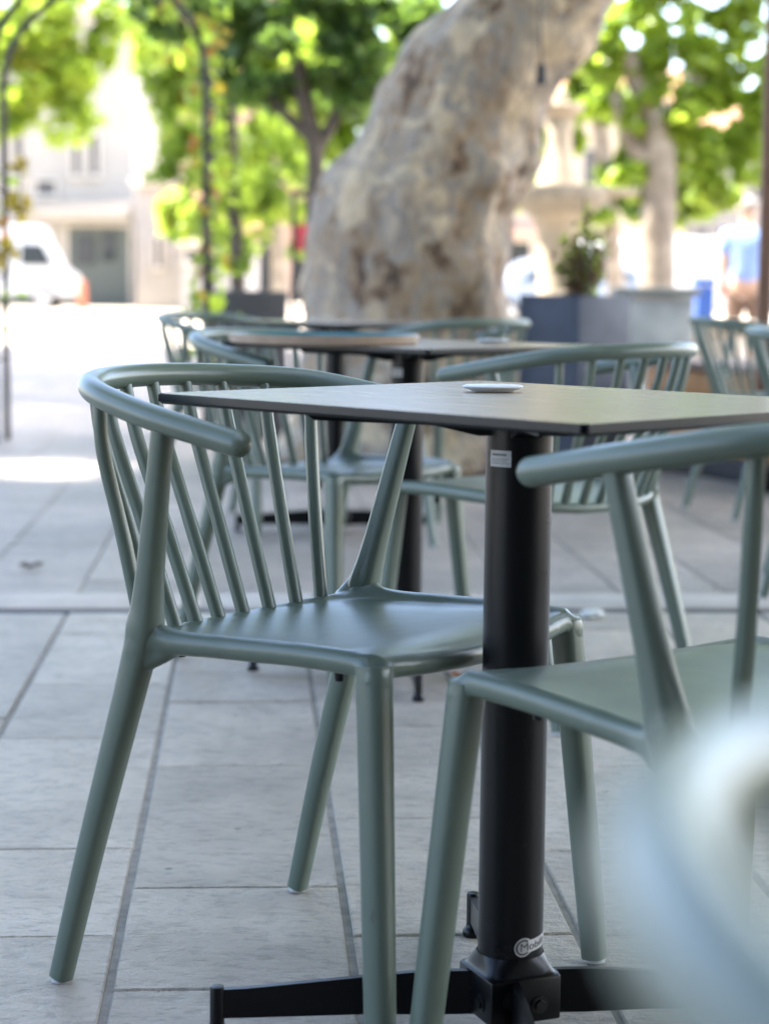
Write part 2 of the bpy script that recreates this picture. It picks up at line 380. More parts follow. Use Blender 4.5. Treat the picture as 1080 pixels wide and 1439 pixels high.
rows = {-1: [s_of(100, 1192), s_of(100, 1037), s_of(90, 961)],
        0: [s_of(330, 1246), s_of(330, 1075), s_of(340, 986)],
        1: [s_of(600, 1314), s_of(600, 1149.5), s_of(600, 1019.5)],
        2: [s_of(810, 1314), s_of(810, 1195), s_of(800, 1077)],
        3: [s_of(1050, 1134), s_of(1050, 1330)]}
mb = MB(); slabs(mb, rows, .2, S_STEP - .006, -9, 10, .010, .0052, [.42, .5, .55, .62, .7])
tag(mb.build('terrace_paving', 'paver', smooth=False), kind='structure')
mb = MB(); slabs(mb, {}, S_K1 + .004, 27.5, -24, 30, .006, .004, [.45, .55, .62, .7, .8])
tag(mb.build('plaza_paving', 'paver_far', smooth=False), kind='structure')
mb = MB(); x0 = -8.0
while x0 < 9:
    L = random.uniform(.8, 1.1); cx = oax * (x0 + L / 2) + sax * ((S_K0 + S_K1) / 2)
    mb.box((cx.x, cx.y, -.019), (L - .004, S_K1 - S_K0, .046), rz(-YA), bev=.004); x0 += L
tag(mb.build('kerb_strip', 'kerb'), kind='structure')
mb = MB(); cx = sax * (S_STEP + .024); mb.box((cx.x, cx.y, -.0035), (30, .058, .005), rz(-YA))
tag(mb.build('drain_slot', 'dark_base', smooth=False), kind='structure')
mb = MB(); mb.add([(-60, -20, -.0045), (60, -20, -.0045), (60, 29, -.0045), (-60, 29, -.0045)], [(0, 1, 2, 3)])
tag(mb.build('joint_bed', 'grout', smooth=False), kind='structure')
mb = MB(); mb.add([(-900, -300, -.012), (900, -300, -.012), (900, 2200, -.012), (-900, 2200, -.012)], [(0, 1, 2, 3)])
tag(mb.build('plaza_ground', 'plaza', smooth=False), kind='structure')
mb = MB(); mb.box((0, 60, -.006), (240, 65, .011))
tag(mb.build('sunlit_square', 'plaza', smooth=False), kind='structure')

# ------------------------------------------------------------------ chair
RAIL = [(0, -.3267, .7495), (.121, -.301, .7466), (.2098, -.2256, .7391), (.2472, -.1062, .7173), (.252, .038, .6915)]
def voxel_part(mb, name, m, parent, vox, smooth_it=6, fac=.5):
    o = mb.build(name + '_raw', m, None)
    r = o.modifiers.new('r', 'REMESH'); r.mode = 'VOXEL'; r.voxel_size = vox; r.use_smooth_shade = True
    s_ = o.modifiers.new('s', 'SMOOTH'); s_.iterations = smooth_it; s_.factor = fac
    dg = bpy.context.evaluated_depsgraph_get(); me = bpy.data.meshes.new_from_object(o.evaluated_get(dg))
    bpy.data.objects.remove(o); me.name = name
    me.polygons.foreach_set('use_smooth', [True] * len(me.polygons))
    n = bpy.data.objects.new(name, me); COL.objects.link(n); n.parent = parent
    return n
def make_chair(label):
    root = thing('terrace_armchair', label, 'chair', group='sage green armchairs at the terrace tables')
    # seat ------------------------------------------------
    mb = MB(); nx, ny = 25, 25
    def seat_pt(i, j):
        t = j / (ny - 1); a = -1 + 2 * i / (nx - 1)
        bb = lerp(-.205, .203 + .010 * (1 - a * a), t); w = lerp(.178, .2, min(1, t * 4)) if t < .25 else lerp(.2, .207, (t - .25) / .75)
        if t < .25: bb += .035 * a * a * (1 - t * 4)
        z = lerp(.442, .4655, min(1, t * 1.05)) - .0075 * (1 - a ** 4) * math.sin(math.pi * min(1, .18 + t * .8))
        if t > .82: z -= .012 * ((t - .82) / .18) ** 2
        return Vector((a * w, bb, z))
    top = [seat_pt(i, j) for j in range(ny) for i in range(nx)]; bot = [p - Vector((0, 0, .013)) for p in top]
    n = nx * ny; fs = []
    for j in range(ny - 1):
        for i in range(nx - 1):
            q = j * nx + i; fs.append((q, q + 1, q + nx + 1, q + nx)); fs.append((n + q, n + q + nx, n + q + nx + 1, n + q + 1))
    edge = [i for i in range(nx)] + [j * nx + nx - 1 for j in range(1, ny)] + [(ny - 1) * nx + i for i in range(nx - 2, -1, -1)] + [j * nx for j in range(ny - 2, 0, -1)]
    for a, b in zip(edge, edge[1:] + edge[:1]): fs.append((a, n + a, n + b, b))
    mb.add(top + bot, fs)
    for sgn in (1, -1):
        mb.tube(catmull([(sgn * .2065, .196, .4515), (sgn * .2075, .10, .4525), (sgn * .208, 0, .449), (sgn * .212, -.09, .4465), (sgn * .218, -.135, .452)], 6),
                [.0145] * 16 + [.0147, .015, .0155, .016, .0165, .0172, .018, .019, .0195], n=14, sq=2.5)
        mb.tube(catmull([(sgn * .2075, -.10, .447), (sgn * .185, -.165, .438), (sgn * .10, -.198, .430), (0, -.207, .428)], 6), .0115, n=12, sq=2.4)
        mb.tube([(sgn * .2065, .1955, .45), (sgn * .2095, .2, .435), (sgn * .2125, .203, .405)], [.0192, .0180, .011], n=14, sq=2.6)
        mb.tube([(sgn * .2245, -.160, .375), (sgn * .2215, -.142, .43), (sgn * .2205, -.134, .458), (sgn * .2225, -.126, .50)], [.010, .0195, .0198, .010], n=14, sq=2.6)
        mb.tube([(sgn * .222, -.142, .413), (sgn * .209, -.085, .443)], [.012, .011], n=10)
        mb.tube(catmull([(sgn * .224, -.124, .53), (sgn * .219, -.141, .475), (sgn * .206, -.168, .437)], 5), [.006, .007, .008, .009, .010, .0105, .011, .0115, .0115, .0115, .0115], n=10)
    mb.tube(catmull([(-.2065, .196, .4495), (-.1, .2065, .4425), (0, .209, .4405), (.1, .2065, .4425), (.2065, .196, .4495)], 5), .0135, n=12, sq=2.3)
    voxel_part(mb, 'seat', 'chair', root, .0042, 8)
    # back rail --------------------------------------------
    full = [Vector(p) for p in RAIL[::-1]] + [Vector((-x, y, z)) for x, y, z in RAIL[1:]]
    MB().tube(catmull(full, 12), .0153, n=20, sq=2.0, round_cap=1).build('back_rail', 'chair', root)
    rail = catmull(full, 40)
    # spindles ---------------------------------------------
    for tx, bx in ((0, 0), (.0585, .047), (.1165, .094), (.1685, .139), (.2115, .178)):
        for sgn in ((1, -1) if tx else (1,)):
            p = min(rail, key=lambda q: abs(q.x - sgn * tx) + (10 if q.y > -.15 else 0))
            bb = -.206 + .030 * (bx / .178) ** 2; zb = .434 + .010 * (bx / .178) ** 2
            b0 = Vector((sgn * bx, bb, zb)); inner = Vector((-p.x * .02, .004, -.010)); t0 = p + inner
            mid = b0.lerp(t0, .78) + Vector((sgn * tx * .02, -.006, 0))
            MB().tube(catmull([b0, b0.lerp(t0, .4) + Vector((0, -.003, 0)), mid, t0], 6),
                      [.0090] * 7 + [.0086] * 6 + [.0082] * 6, n=12, sq=2.5).build('spindle', 'chair', root)
    # legs --------------------------------------------------
    for sgn in (1, -1):
        q = catmull([(sgn * .238, -.2607, .006), (sgn * .231, -.214, .18), (sgn * .2222, -.150, .40), (sgn * .2208, -.133, .462), (sgn * .228, -.118, .53), (sgn * .2478, -.080, .705)], 6)
        rad = [.0135 + (.0205 - .0135) * (i / 18) ** 1.2 for i in range(19)] + [.0196, .0186, .0176, .0168, .0160, .0152, .0146, .0140, .0134, .0128, .0123, .0118]
        l = MB().tube(q, rad, n=16, sq=3.2, upv=(1, 0, 0)).build('rear_leg', 'chair', root, angle=60)
        MB().lathe([(.0105, 0), (.0125, .001), (.0128, .006)], 16, (sgn * .238, -.2607, 0)).build('foot_glide', 'glide', l)
        q = [Vector((sgn * .2065, .1955, .452)).lerp(Vector((sgn * .2361, .2321, .006)), t) for t in (0, .05, .15, .4, .7, 1)]
        l = MB().tube(q, [.0185, .0188, .0186, .0178, .017, .0158], n=16, sq=3.0, upv=(1, 0, 0), flat=1.0).build('front_leg', 'chair', root, angle=60)
        MB().lathe([(.012, 0), (.0142, .001), (.0146, .006)], 16, (sgn * .2361, .2321, 0)).build('foot_glide', 'glide', l)
    for x, y in ((.17, .12), (-.17, .12), (.17, -.12), (-.17, -.12)):
        MB().lathe([(.005, -.004), (.006, 0), (.006, .012)], 10, (x, y, .424)).build('stacking_stud', 'laminate_edge', root)
    return root
CHAIRS = [
    (-.0473, 2.4495, -.6248, 'sharp sage green armchair tucked under the left side of the nearest table'),
    (.3716, 2.045, 2.1771, 'sage green armchair right of the nearest table post, its arm end crossing the black post'),
    (-.1285, 4.6077, -.6985, 'green armchair at the left of the middle table that carries the round tray'),
    (.3124, 4.1751, 2.4076, 'green armchair right of the middle table, its curved back rail just above the nearest tabletop'),
    (-.50, 7.2, -.6, 'farthest left green armchair, beside the far table and against the sunlit square'),
    (.17, 6.95, 2.3, 'blurred green armchair right of the far table, in front of the leaning trunk'),
    (1.51, 7.7269, .2519, 'blurred green armchair at right in front of the orange timber bench, slatted back towards us'),
    (1.375, 5.75, -.2, 'pale green armchair cut by the right edge, nearer than the one at the bench'),
    (.385, .378, 0, 'huge out of focus green armchair rail in the lower right corner'),
]
proto = make_chair(CHAIRS[0][3])
for i, (x, y, t, lb) in enumerate(CHAIRS):
    o = proto if i == 0 else copy_tree(proto)
    o.location = (x, y, 0); o.rotation_euler = (0, 0, t - math.pi / 2); o['label'] = lb

# ------------------------------------------------------------------ table
def text_mesh(txt, size, **kw):
    c = bpy.data.curves.new('lettering', 'FONT'); c.body = txt; c.size = size; c.resolution_u = 3
    for k, v in kw.items(): setattr(c, k, v)
    o = bpy.data.objects.new('lettering_tmp', c); COL.objects.link(o)
    dg = bpy.context.evaluated_depsgraph_get(); me = bpy.data.meshes.new_from_object(o.evaluated_get(dg))
    bpy.data.objects.remove(o); return me
def wrap(r, a0, z0):
    """flat (x, y) on the column surface; a0 is the angle of x = 0, measured to the right seen from outside"""
    def f(x, y, dr=0.0):
        a = a0 + x / r; return Vector((math.sin(a) * (r + dr), -math.cos(a) * (r + dr), z0 + y))
    return f
def patch(poly, fn, dr, nx=1):
    """thin outline wrapped on the column: split in narrow columns by triangulated fan of a bmesh"""
    bm = bmesh.new(); vs = [bm.verts.new((x, y, 0)) for x, y in poly]; bm.faces.new(vs)
    xs = sorted(p[0] for p in poly); k = max(2, int((xs[-1] - xs[0]) / .003))
    for i in range(1, k):
        X = lerp(xs[0], xs[-1], i / k)
        bmesh.ops.bisect_plane(bm, geom=list(bm.verts) + list(bm.edges) + list(bm.faces), plane_co=(X, 0, 0), plane_no=(1, 0, 0))
    bm.verts.ensure_lookup_table(); bm.verts.index_update()
    out = MB(); out.add([fn(v.co.x, v.co.y, dr) for v in bm.verts], [[v.index for v in f.verts] for f in bm.faces]); bm.free(); return out
def circ(cx, cy, r, n=24, a0=0, a1=2 * math.pi): return [(cx + r * math.cos(lerp(a0, a1, i / n)), cy + r * math.sin(lerp(a0, a1, i / n))) for i in range(n + (0 if a1 - a0 > 6.2 else 1))]
TW, TD, TH = .657, .574, .7404
def make_table(label, top_yaw, base_yaw):
    root = thing('bistro_table', label, 'table', group='black post cafe tables in a row')
    Q = rz(top_yaw)
    mb = MB(); b = bmesh.new(); bmesh.ops.create_cube(b, size=1); bmesh.ops.scale(b, vec=(TW, TD, .0125), verts=b.verts)
    ve = [e for e in b.edges if abs(e.verts[0].co.z - e.verts[1].co.z) > .005]
    bmesh.ops.bevel(b, geom=ve, offset=.007, segments=4, affect='EDGES')
    te = [e for e in b.edges if all(abs(v.co.z - .00625) < 1e-5 for v in e.verts) and len(e.link_faces) == 2 and any(abs(f.normal.z) < .5 for f in e.link_faces)]
    bmesh.ops.bevel(b, geom=te, offset=.0012, segments=2, affect='EDGES')
    te = [e for e in b.edges if all(abs(v.co.z + .00625) < 1e-5 for v in e.verts) and any(abs(f.normal.z) < .5 for f in e.link_faces)]
    bmesh.ops.bevel(b, geom=te, offset=.0035, segments=1, affect='EDGES')
    mb.bm(b); top = mb.build('tabletop', 'laminate_edge', root, angle=30)
    top.location = (.008, .075, TH - .00625); top.rotation_euler = (0, 0, top_yaw)
    top.data.materials.append(M['laminate'])
    for p in top.data.polygons:
        if p.normal.z > .9: p.material_index = 1
    cr = .0381
    col = MB().lathe([(cr, .080), (cr, .7275)], 48).build('post', 'black_metal', root)
    # cast collar and block
    mb = MB(); prof = []
    for i in range(9):
        t = i / 8; n = 40; ring = []
        w = lerp(.0465, cr + .0012, t ** .55) ; e = lerp(7.0, 2.0, t ** .8); z = .077 + .021 * t ** 1.6
        for k in range(n):
            a = 2 * math.pi * k / n; ca, sa = math.cos(a), math.sin(a)
            v = rz(base_yaw + R(18)) @ Vector((w * math.copysign(abs(ca) ** (2 / e), ca), w * math.copysign(abs(sa) ** (2 / e), sa), z)); ring.append(v)
        prof.append(ring)
    vs = [v for r in prof for v in r]; n = 40
    mb.add(vs, [(i * n + k, i * n + (k + 1) % n, (i + 1) * n + (k + 1) % n, (i + 1) * n + k) for i in range(8) for k in range(n)])
    mb.build('collar', 'black_metal', root)
    blk = MB().box((0, 0, .050), (.090, .090, .0535), rz(base_yaw + R(18)), bev=.003).build('base_block', 'black_metal', root)
    for k in range(4):
        Rb = rz(base_yaw + R(18) + k * math.pi / 2)
        for s_ in (-.02, .017):
            mb = MB(); c = Rb @ Vector((s_, -.0452, .048 + (.006 if s_ < 0 else -.004)))
            q = [c + Rb @ Vector((0, d, 0)) for d in (0, -.005)]
            mb.tube(q, .0068, n=6); mb.tube([c, c + Rb @ Vector((0, -.0015, 0))], .0105, n=14)
            mb.build('bolt', 'bolt', blk)
    for k in range(4):
        Rl = rz(base_yaw + k * math.pi / 2)
        # tapered upright plate along +x of its own frame
        x0, x1 = .036, .338
        poly = [(x0, .022), (x0, .0745), (.10, .0745), (.14, .0715), (x1 - .03, .0575), (x1, .0565), (x1, .022), (.16, .024), (.09, .022)]
        def f(v): return Rl @ Vector((v.x, v.z, v.y))
        l = MB().prism(poly, -.0045, .0045, f).build('leg', 'black_metal', root, angle=20)
        g = MB(); c = Rl @ Vector((x1 + .004, 0, 0))
        g.lathe([(.0125, 0), (.0135, .002), (.0135, .0085), (.0118, .011), (.0092, .0135), (.0086, .017), (.0086, .0565), (.0078, .0595), (.003, .0605)], 20, c)
        g.build('glide', 'black_metal', l)
    for k in range(4):
        Rl = rz(base_yaw + k * math.pi / 2)
        poly = [(.02, .7275), (.02, .703), (.05, .703), (.10, .7145), (.235, .7195), (.245, .7275)]
        MB().prism(poly, -.016, .016, lambda v: Rl @ Vector((v.x, v.z, v.y))).build('support_bar', 'black_metal', root, angle=20)
    # paper sticker
    fn = wrap(cr, R(-39), .678)
    st = patch([(-.0145, -.0092), (.0145, -.0092), (.0145, .0092), (-.0145, .0092)], fn, .0004).build('paper_sticker', 'sticker', root)
    ink = MB()
    for y, x0, x1, h in ((.0045, -.0105, .0075, .0016), (-.0005, -.0115, .0105, .0005), (-.0030, -.0115, .0095, .0005), (-.0054, -.0115, .0115, .0005)):
        x = x0
        while x < x1:
            w = random.uniform(.0012, .0026); hh = h * random.uniform(.7, 1.0)
            q = patch([(x, y - hh), (x + w, y - hh), (x + w, y + hh), (x, y + hh)], fn, .0007); ink.add(q.v, q.f); x += w + .0007
    ink.build('print', 'ink', st)
    # maker's badge: a ring that opens into a tongue
    fn = wrap(cr, R(20), .1125)
    tilt = .10
    ft = lambda x, y, dr=0: fn(x, y + x * tilt, dr)
    ring = circ(0, 0, .0112, 30, R(38), R(322)); tong = [(.0085, -.0072), (.047, -.0072), (.047, .0072), (.0085, .0072)]
    bd = patch(ring + tong, ft, .0005).build('badge', 'badge', root)
    ink = MB()
    arc = circ(-.0002, 0, .0092, 24, R(48), R(312)) + circ(-.0002, 0, .0072, 24, R(48), R(312))[::-1]
    n_ = 25
    vs = [ft(x, y, .0009) for x, y in arc]; fs = [(i, i + 1, 2 * n_ - 2 - i, 2 * n_ - 1 - i) for i in range(n_ - 1)]
    ink.add(vs, fs)
    tm = text_mesh('Mobilit', .0135)
    ink.add([ft(-.0048 + v.co.x * 1.08, -.0043 + v.co.y, .0009) for v in tm.vertices], [list(p.vertices) for p in tm.polygons])
    ink.build('lettering', 'ink', bd)
    return root
TABLES = [(.1528, 2.262, 'nearest cafe table with taupe rectangular top, round black post and white badge near its foot'),
          (.0477, 4.465, 'middle cafe table carrying the round wooden tray'),
          (-.178, 7.025, 'farthest cafe table, blurred, in front of the leaning tree trunk')]
tp = make_table(TABLES[0][2], -.7829, R(4.7))
for i, (x, y, lb) in enumerate(TABLES):
    o = tp if i == 0 else copy_tree(tp)
    o.location = (x, y, 0); o['label'] = lb

# tableware
def dish(p, lb):
    o = MB().lathe([(.004, .0012), (.026, .0012), (.0275, .0028), (.0355, .0058), (.0378, .0082), (.0370, .0096), (.034, .0106), (.014, .0110), (.003, .0110)], 40).build('table_marker', 'porcelain')
    o.scale = (1, .8, .85); o.location = p
    return tag(o, lb, 'table marker', 'white pebble shaped markers on the tables')
d1 = W(692, 548, 2.47); dish((d1.x, d1.y, TH), 'white oval pebble shaped marker on the nearest tabletop')
dish((.245, 4.60, TH), 'small blurred white oval marker on the middle table beside the tray')
tr = thing('round_tray', 'round wooden tray with teal inside lying on the middle table', 'tray', (-.139, 4.45, TH))
MB().lathe([(.200, .0005), (.2085, .003), (.2135, .0205), (.2125, .0215), (.2115, .0206), (.2055, .006)], 64, closed=False).build('rim', 'tray_wood', tr)
MB().lathe([(.001, .0005), (.200, .0005), (.205, .006), (.2108, .0206), (.209, .0206), (.2025, .0085), (.001, .0075)], 64).build('base_disc', 'tray_teal', tr)

# litter on the paving
def leaf_litter(name, u, v, L, m, lb, cat, curl=.3):
    p = G(u, v); mb = MB(); n = 8; vs = []; fs = []
    for i in range(n + 1):
        t = i / n; w = L * .28 * math.sin(math.pi * min(1, t * .95 + .05)) * (1 + .4 * math.sin(9 * t))
        z = .004 + L * curl * abs(t - .45)
        for s_ in (-1, 0, 1): vs.append(((t - .5) * L, s_ * w, z + abs(s_) * w * .5 + .002 * random.random()))
    for i in range(n):
        for k in (0, 1): q = i * 3 + k; fs.append((q, q + 1, q + 4, q + 3))
    o = mb.add(vs, fs).build(name, m); s_ = o.modifiers.new('t', 'SOLIDIFY'); s_.thickness = .0015
    o.location = (p.x, p.y, 0); o.rotation_euler = (0, 0, random.uniform(-.4, .4)); return tag(o, lb, cat)
leaf_litter('dead_leaf', 45, 800, .075, 'dry_leaf', 'dark curled dead leaf lying on the paving at far left', 'leaf')
leaf_litter('fallen_leaf', 645, 955, .05, 'red_leaf', 'rusty fallen leaf on the paving under the middle table', 'leaf')
p = G(832, 868); b = bmesh.new(); bmesh.ops.create_icosphere(b, subdivisions=3, radius=.03)
for v in b.verts: v.co += v.co.normalized() * .010 * mnoise.noise(v.co * 70); v.co.z *= .45
o = MB().bm(b).build('paper_scrap', 'paper', angle=20); o.location = (p.x, p.y, .010); tag(o, 'crumpled white paper scrap lying by the kerb strip', 'litter')

# ------------------------------------------------------------------ foliage
def leaves(name, pts, size, m, parent, jitter=.5, droop=.0):
    """one leaf (a bent four-sided blade) at each of pts (N x 3)"""
    pts = np.asarray(pts); n = len(pts)
    nrm = RNG.normal(size=(n, 3)); nrm[:, 2] = np.abs(nrm[:, 2]) + .35; nrm /= np.linalg.norm(nrm, axis=1)[:, None]
    a = RNG.normal(size=(n, 3)); a -= nrm * (a * nrm).sum(1)[:, None]; a /= np.linalg.norm(a, axis=1)[:, None]
    b = np.cross(nrm, a); s = size * (1 + jitter * (RNG.random(n) * 2 - 1))[:, None]
    w = .42
    P = [pts - a * s * .5, pts + b * s * w + nrm * s * .10, pts + a * s * .55, pts - b * s * w + nrm * s * .10]
    V = np.stack(P, 1).reshape(-1, 3)
    q = np.arange(n) * 4
    F = np.concatenate([np.stack([q, q + 1, q + 2], 1), np.stack([q, q + 2, q + 3], 1)])
    me = bpy.data.meshes.new(name); me.vertices.add(len(V)); me.vertices.foreach_set('co', V.ravel().astype(np.float32))
    me.loops.add(F.size); me.loops.foreach_set('vertex_index', F.ravel().astype(np.int32))
    me.polygons.add(len(F)); me.polygons.foreach_set('loop_start', (np.arange(len(F)) * 3).astype(np.int32))
    me.update(); me.validate(); me.materials.append(M[m])
    o = bpy.data.objects.new(name, me); COL.objects.link(o); o.parent = parent; return o
def ball(c, r, n, shell=.55):
    d = RNG.normal(size=(n, 3)); d /= np.linalg.norm(d, axis=1)[:, None]
    k = (shell + (1 - shell) * RNG.random(n)) ** .6 * RNG.random(n) ** .22
    r = np.array(r if hasattr(r, '__len__') else (r, r, r))
    return np.array(c) + d * k[:, None] * r
def px_clumps(spec, d, dens, sub=5):
    """spec (u, v, ru, rv) in the photograph at distance d: each becomes several leaf clumps in depth"""
    out = []
    for (u, v, ru, rv) in spec:
        k = d / FPX; c = W(u, v, d); ax = ru * k; az = rv * k; ay = (ax + az) * .5
        for _ in range(sub):
            o = RNG.normal(size=3) * np.array((ax, ay, az)) * .42
            rr = np.array((ax, ay, az)) * RNG.uniform(.35, .62)
            out.append(ball(np.array(c) + o, rr, max(20, int(dens * (ax * az) ** .75))))
    return np.concatenate(out)
def limb(mb, pts, r, n=10): mb.tube(catmull(pts, 5), [lerp(r[0], r[1], i / ((len(pts) - 1) * 5)) for i in range((len(pts) - 1) * 5 + 1)], n=n)

# the old leaning plane tree ---------------------------------------
TD_ = 9.5
prof = [(662, 560, 190), (640, 562, 172), (600, 565, 158), (550, 566, 150), (500, 566, 146), (440, 567, 139), (400, 567, 141), (350, 572, 142), (300, 578, 142), (262, 592, 150),
        (230, 612, 142), (190, 630, 128), (150, 649, 124), (110, 669, 126), (60, 702, 128), (0, 748, 112), (-70, 800, 108), (-160, 862, 104), (-260, 915, 100), (-380, 960, 96)]
plane = thing('plane_tree', 'huge old plane tree with a pale mottled leaning trunk behind the tables', 'tree', tuple(G(560, 662)))
base = plane.location.copy()
mb = MB(); n = 110; rings = []
for v, u, hw in prof:
    c = W(u, v, TD_); c.y = TD_ + .1; rings.append((c, hw * TD_ / FPX))
den = []
for i in range(len(rings) - 1):
    for j in range(7):
        t = j / 7; den.append((rings[i][0].lerp(rings[i + 1][0], t), lerp(rings[i][1], rings[i + 1][1], t)))
den.append(rings[-1]); vs = []; fs = []
for c, r in den:
    for k in range(n):
        a = 2 * math.pi * k / n; d = Vector((math.cos(a), math.sin(a) * .92, 0)); p = c + d * r
        q = p * 2.3; f = 1 + .12 * mnoise.noise(Vector((q.x, q.y, q.z * .55))) + .10 * mnoise.noise(Vector((p.x * 5.5, p.y * 5.5, p.z * 4))) + .035 * mnoise.noise(p * 13) + .015 * mnoise.noise(p * 27)
        if c.z < .35: f *= 1 + .13 * (1 - max(0, c.z) / .35) * (.5 + .5 * math.sin(a * 5 + 1))
        vs.append(c + d * r * f - base)
for i in range(len(den) - 1):
    for k in range(n): fs.append((i * n + k, i * n + (k + 1) % n, (i + 1) * n + (k + 1) % n, (i + 1) * n + k))
fs.append(tuple((len(den) - 1) * n + k for k in range(n)))
mb.add(vs, fs)
tip = den[-1][0] - base
for pts, r in (([tip, tip + Vector((-.9, -1.0, .9)), tip + Vector((-1.9, -3.0, 2.0)), tip + Vector((-2.6, -5.5, 3.0))], (.26, .09)),
               ([tip, tip + Vector((.9, -.2, 1.0)), tip + Vector((2.2, -1.2, 2.2)), tip + Vector((3.8, -2.6, 3.0))], (.26, .08)),
               ([tip + Vector((2.0, -1.0, 2.0)), tip + Vector((3.6, -3.6, 2.4)), tip + Vector((4.6, -6.4, 2.2))], (.12, .04)),
               ([tip, tip + Vector((.1, .9, 1.2)), tip + Vector((-.6, 2.4, 2.4)), tip + Vector((-1.6, 4.2, 3.2))], (.24, .08)),
               ([tip + Vector((-1.4, -2.0, 1.5)), tip + Vector((-2.8, -2.0, 2.0)), tip + Vector((-4.6, -1.6, 2.6))], (.14, .05)),
               ([tip + Vector((.6, -.1, .8)), tip + Vector((.6, -2.5, 1.7)), tip + Vector((1.0, -5.8, 2.6)), tip + Vector((1.2, -9, 3.0))], (.17, .05))):
    limb(mb, pts, r, 12)
mb.build('trunk', 'plane_bark', plane, angle=60)
# canopy leaves placed by where their shade falls, gaps cut to let sun through
kx = SUNH.normalized() * (1 / math.tan(R(ELEV)))       # shadow offset per metre of height is -kx
def canopy(n, xr, yr, zr, keep, cell=.55, cover=.62):
    x = RNG.uniform(*xr, n); y = RNG.uniform(*yr, n); z = RNG.uniform(*zr, n)
    out = []
    for X, Y, Z in zip(x, y, z):                       # X, Y: where its shade falls
        if not keep(X, Y): continue
        p = Vector((X + kx.x * Z, Y + kx.y * Z, Z))
        if Z < 1.15 + .150 * max(p.y, 0) and p.y > -.5: continue          # the crown hangs above the view
        if Y > 8.5 and mnoise.noise(p * .8) + .6 * mnoise.noise(p * 2.1) < -.78: continue
        out.append(p)
    return np.array(out)
def in_gap(X, Y):  # openings cut so sun reaches chosen paving patches, the trunk and the far table
    n_ = mnoise.noise(Vector((X * 1.7, Y * 1.7, 3)))
    if abs(X - .36) < .30 and abs(Y - 6.98) < .085: return True
    if -3.2 < X < -1.10 + .15 * n_ and 8.75 + .25 * n_ < Y < 9.75 + .2 * n_: return True
    if -2.75 < X < -2.1 and 13.6 < Y < 14.2 and n_ > .05: return True
    if .1 < X < 1.1 and 8.3 < Y < 9.4 and mnoise.noise(Vector((X * 4.2, Y * 4.2, 8))) > .12: return True
    return False
def keep1(X, Y):
    e = .6 * mnoise.noise(Vector((X * .9, Y * .9, 0)))
    return (-7.5 < X + e < 8.5) and (-3.5 < Y < 12.4 + e) and not in_gap(X, Y)
C1 = np.concatenate([ball(c, r, n) for c, r, n in (((3.2, 8.5, 6.2), (2.6, 2.6, 1.2), 2200), ((1.0, 10.8, 6.6), (2.2, 2.2, 1.1), 1600), ((4.8, 6.5, 6.8), (2.0, 2.0, 1.0), 1300), ((-.6, 6.8, 7.2), (1.5, 1.5, .8), 500), ((2.6, 6.0, 4.9), (2.2, 2.2, .9), 1900), ((4.8, 9.0, 5.2), (2.2, 2.4, 1.0), 1900), ((3.6, 3.6, 5.4), (2.0, 2.0, .8), 1500), ((1.2, 4.6, 6.2), (1.8, 1.8, .8), 1000), ((5.6, 5.8, 5.0), (1.8, 2.2, 1.0), 1400), ((4.2, 1.6, 4.6), (1.8, 1.9, .9), 1900), ((6.6, 2.6, 4.4), (2.0, 2.2, 1.1), 1800), ((2.2, 2.2, 5.6), (1.5, 1.6, .7), 1200), ((8.4, 4.6, 4.6), (2.0, 2.4, 1.4), 1600), ((6.2, .4, 5.4), (1.8, 1.8, .9), 1300))])
leaves('crown', C1 - np.array(base), .26, 'leaf_lime', plane)  # out-of-view clumps overhead and to the right added to cover bright sky reflections

def tree(name, label, base_px, d, trunk, crown, dens, size, m, tm='bark', extra=None, limbs=(), group='trees round the square', sub=5):
    b0 = G(*base_px) if d is None else Vector((W(base_px[0], 400, d).x, d, 0))
    t = thing(name, label, 'tree', tuple(b0), group=group)
    mb = MB(); P = [W(u, v, d) - b0 for u, v, _ in trunk]; rr = [w * d / FPX / 2 for *_, w in trunk]
    P = [Vector((P[0].x, 0, 0))] + P; rr = [rr[0] * 1.25] + rr
    q = catmull(P, 5); mb.tube(q, np.interp(np.linspace(0, len(P) - 1, len(q)), range(len(P)), rr).tolist(), n=14)
    for L in limbs:
        pts = [W(u, v, d) - b0 for u, v, _ in L]; q = catmull(pts, 5)
        mb.tube(q, np.interp(np.linspace(0, len(pts) - 1, len(q)), range(len(pts)), [w * d / FPX / 2 for *_, w in L]).tolist(), n=10)
    for v in range(len(mb.v)):
        p = Vector(mb.v[v]); mb.v[v] = tuple(p + Vector((mnoise.noise(p * 5), mnoise.noise(p * 5 + Vector((9, 0, 0))), 0)) * .02)
    mb.build('trunk', tm, t)
    pts = px_clumps(crown, d, dens, sub)
    leaves('crown', pts - np.array(b0), size, m, t)
    if extra:
        for nm, spec, dn, sz, mm in extra: leaves(nm, px_clumps(spec, d, dn, 3) - np.array(b0), sz, mm, t)
    return t
tree('shade_tree', 'dark green tree with a thin dark trunk just left of the leaning trunk', (442, 0), 15,
     [(440, 420, 26), (441, 300, 25), (443, 215, 26), (430, 150, 24), (415, 80, 20)],
     [(380, 60, 80, 55), (470, 30, 90, 60), (540, 70, 60, 50), (430, 130, 80, 40), (340, 120, 60, 45), (500, 130, 55, 45), (300, 20, 80, 40), (200, 15, 70, 35), (560, 10, 60, 40),
      (250, -30, 90, 40), (480, -5, 90, 40), (580, 40, 40, 50), (380, 20, 80, 40), (300, 70, 50, 40)], 620, .10, 'leaf_dark',
     limbs=[[(443, 215, 20), (480, 150, 14), (520, 90, 8)], [(441, 200, 18), (390, 150, 12), (340, 100, 8)]])
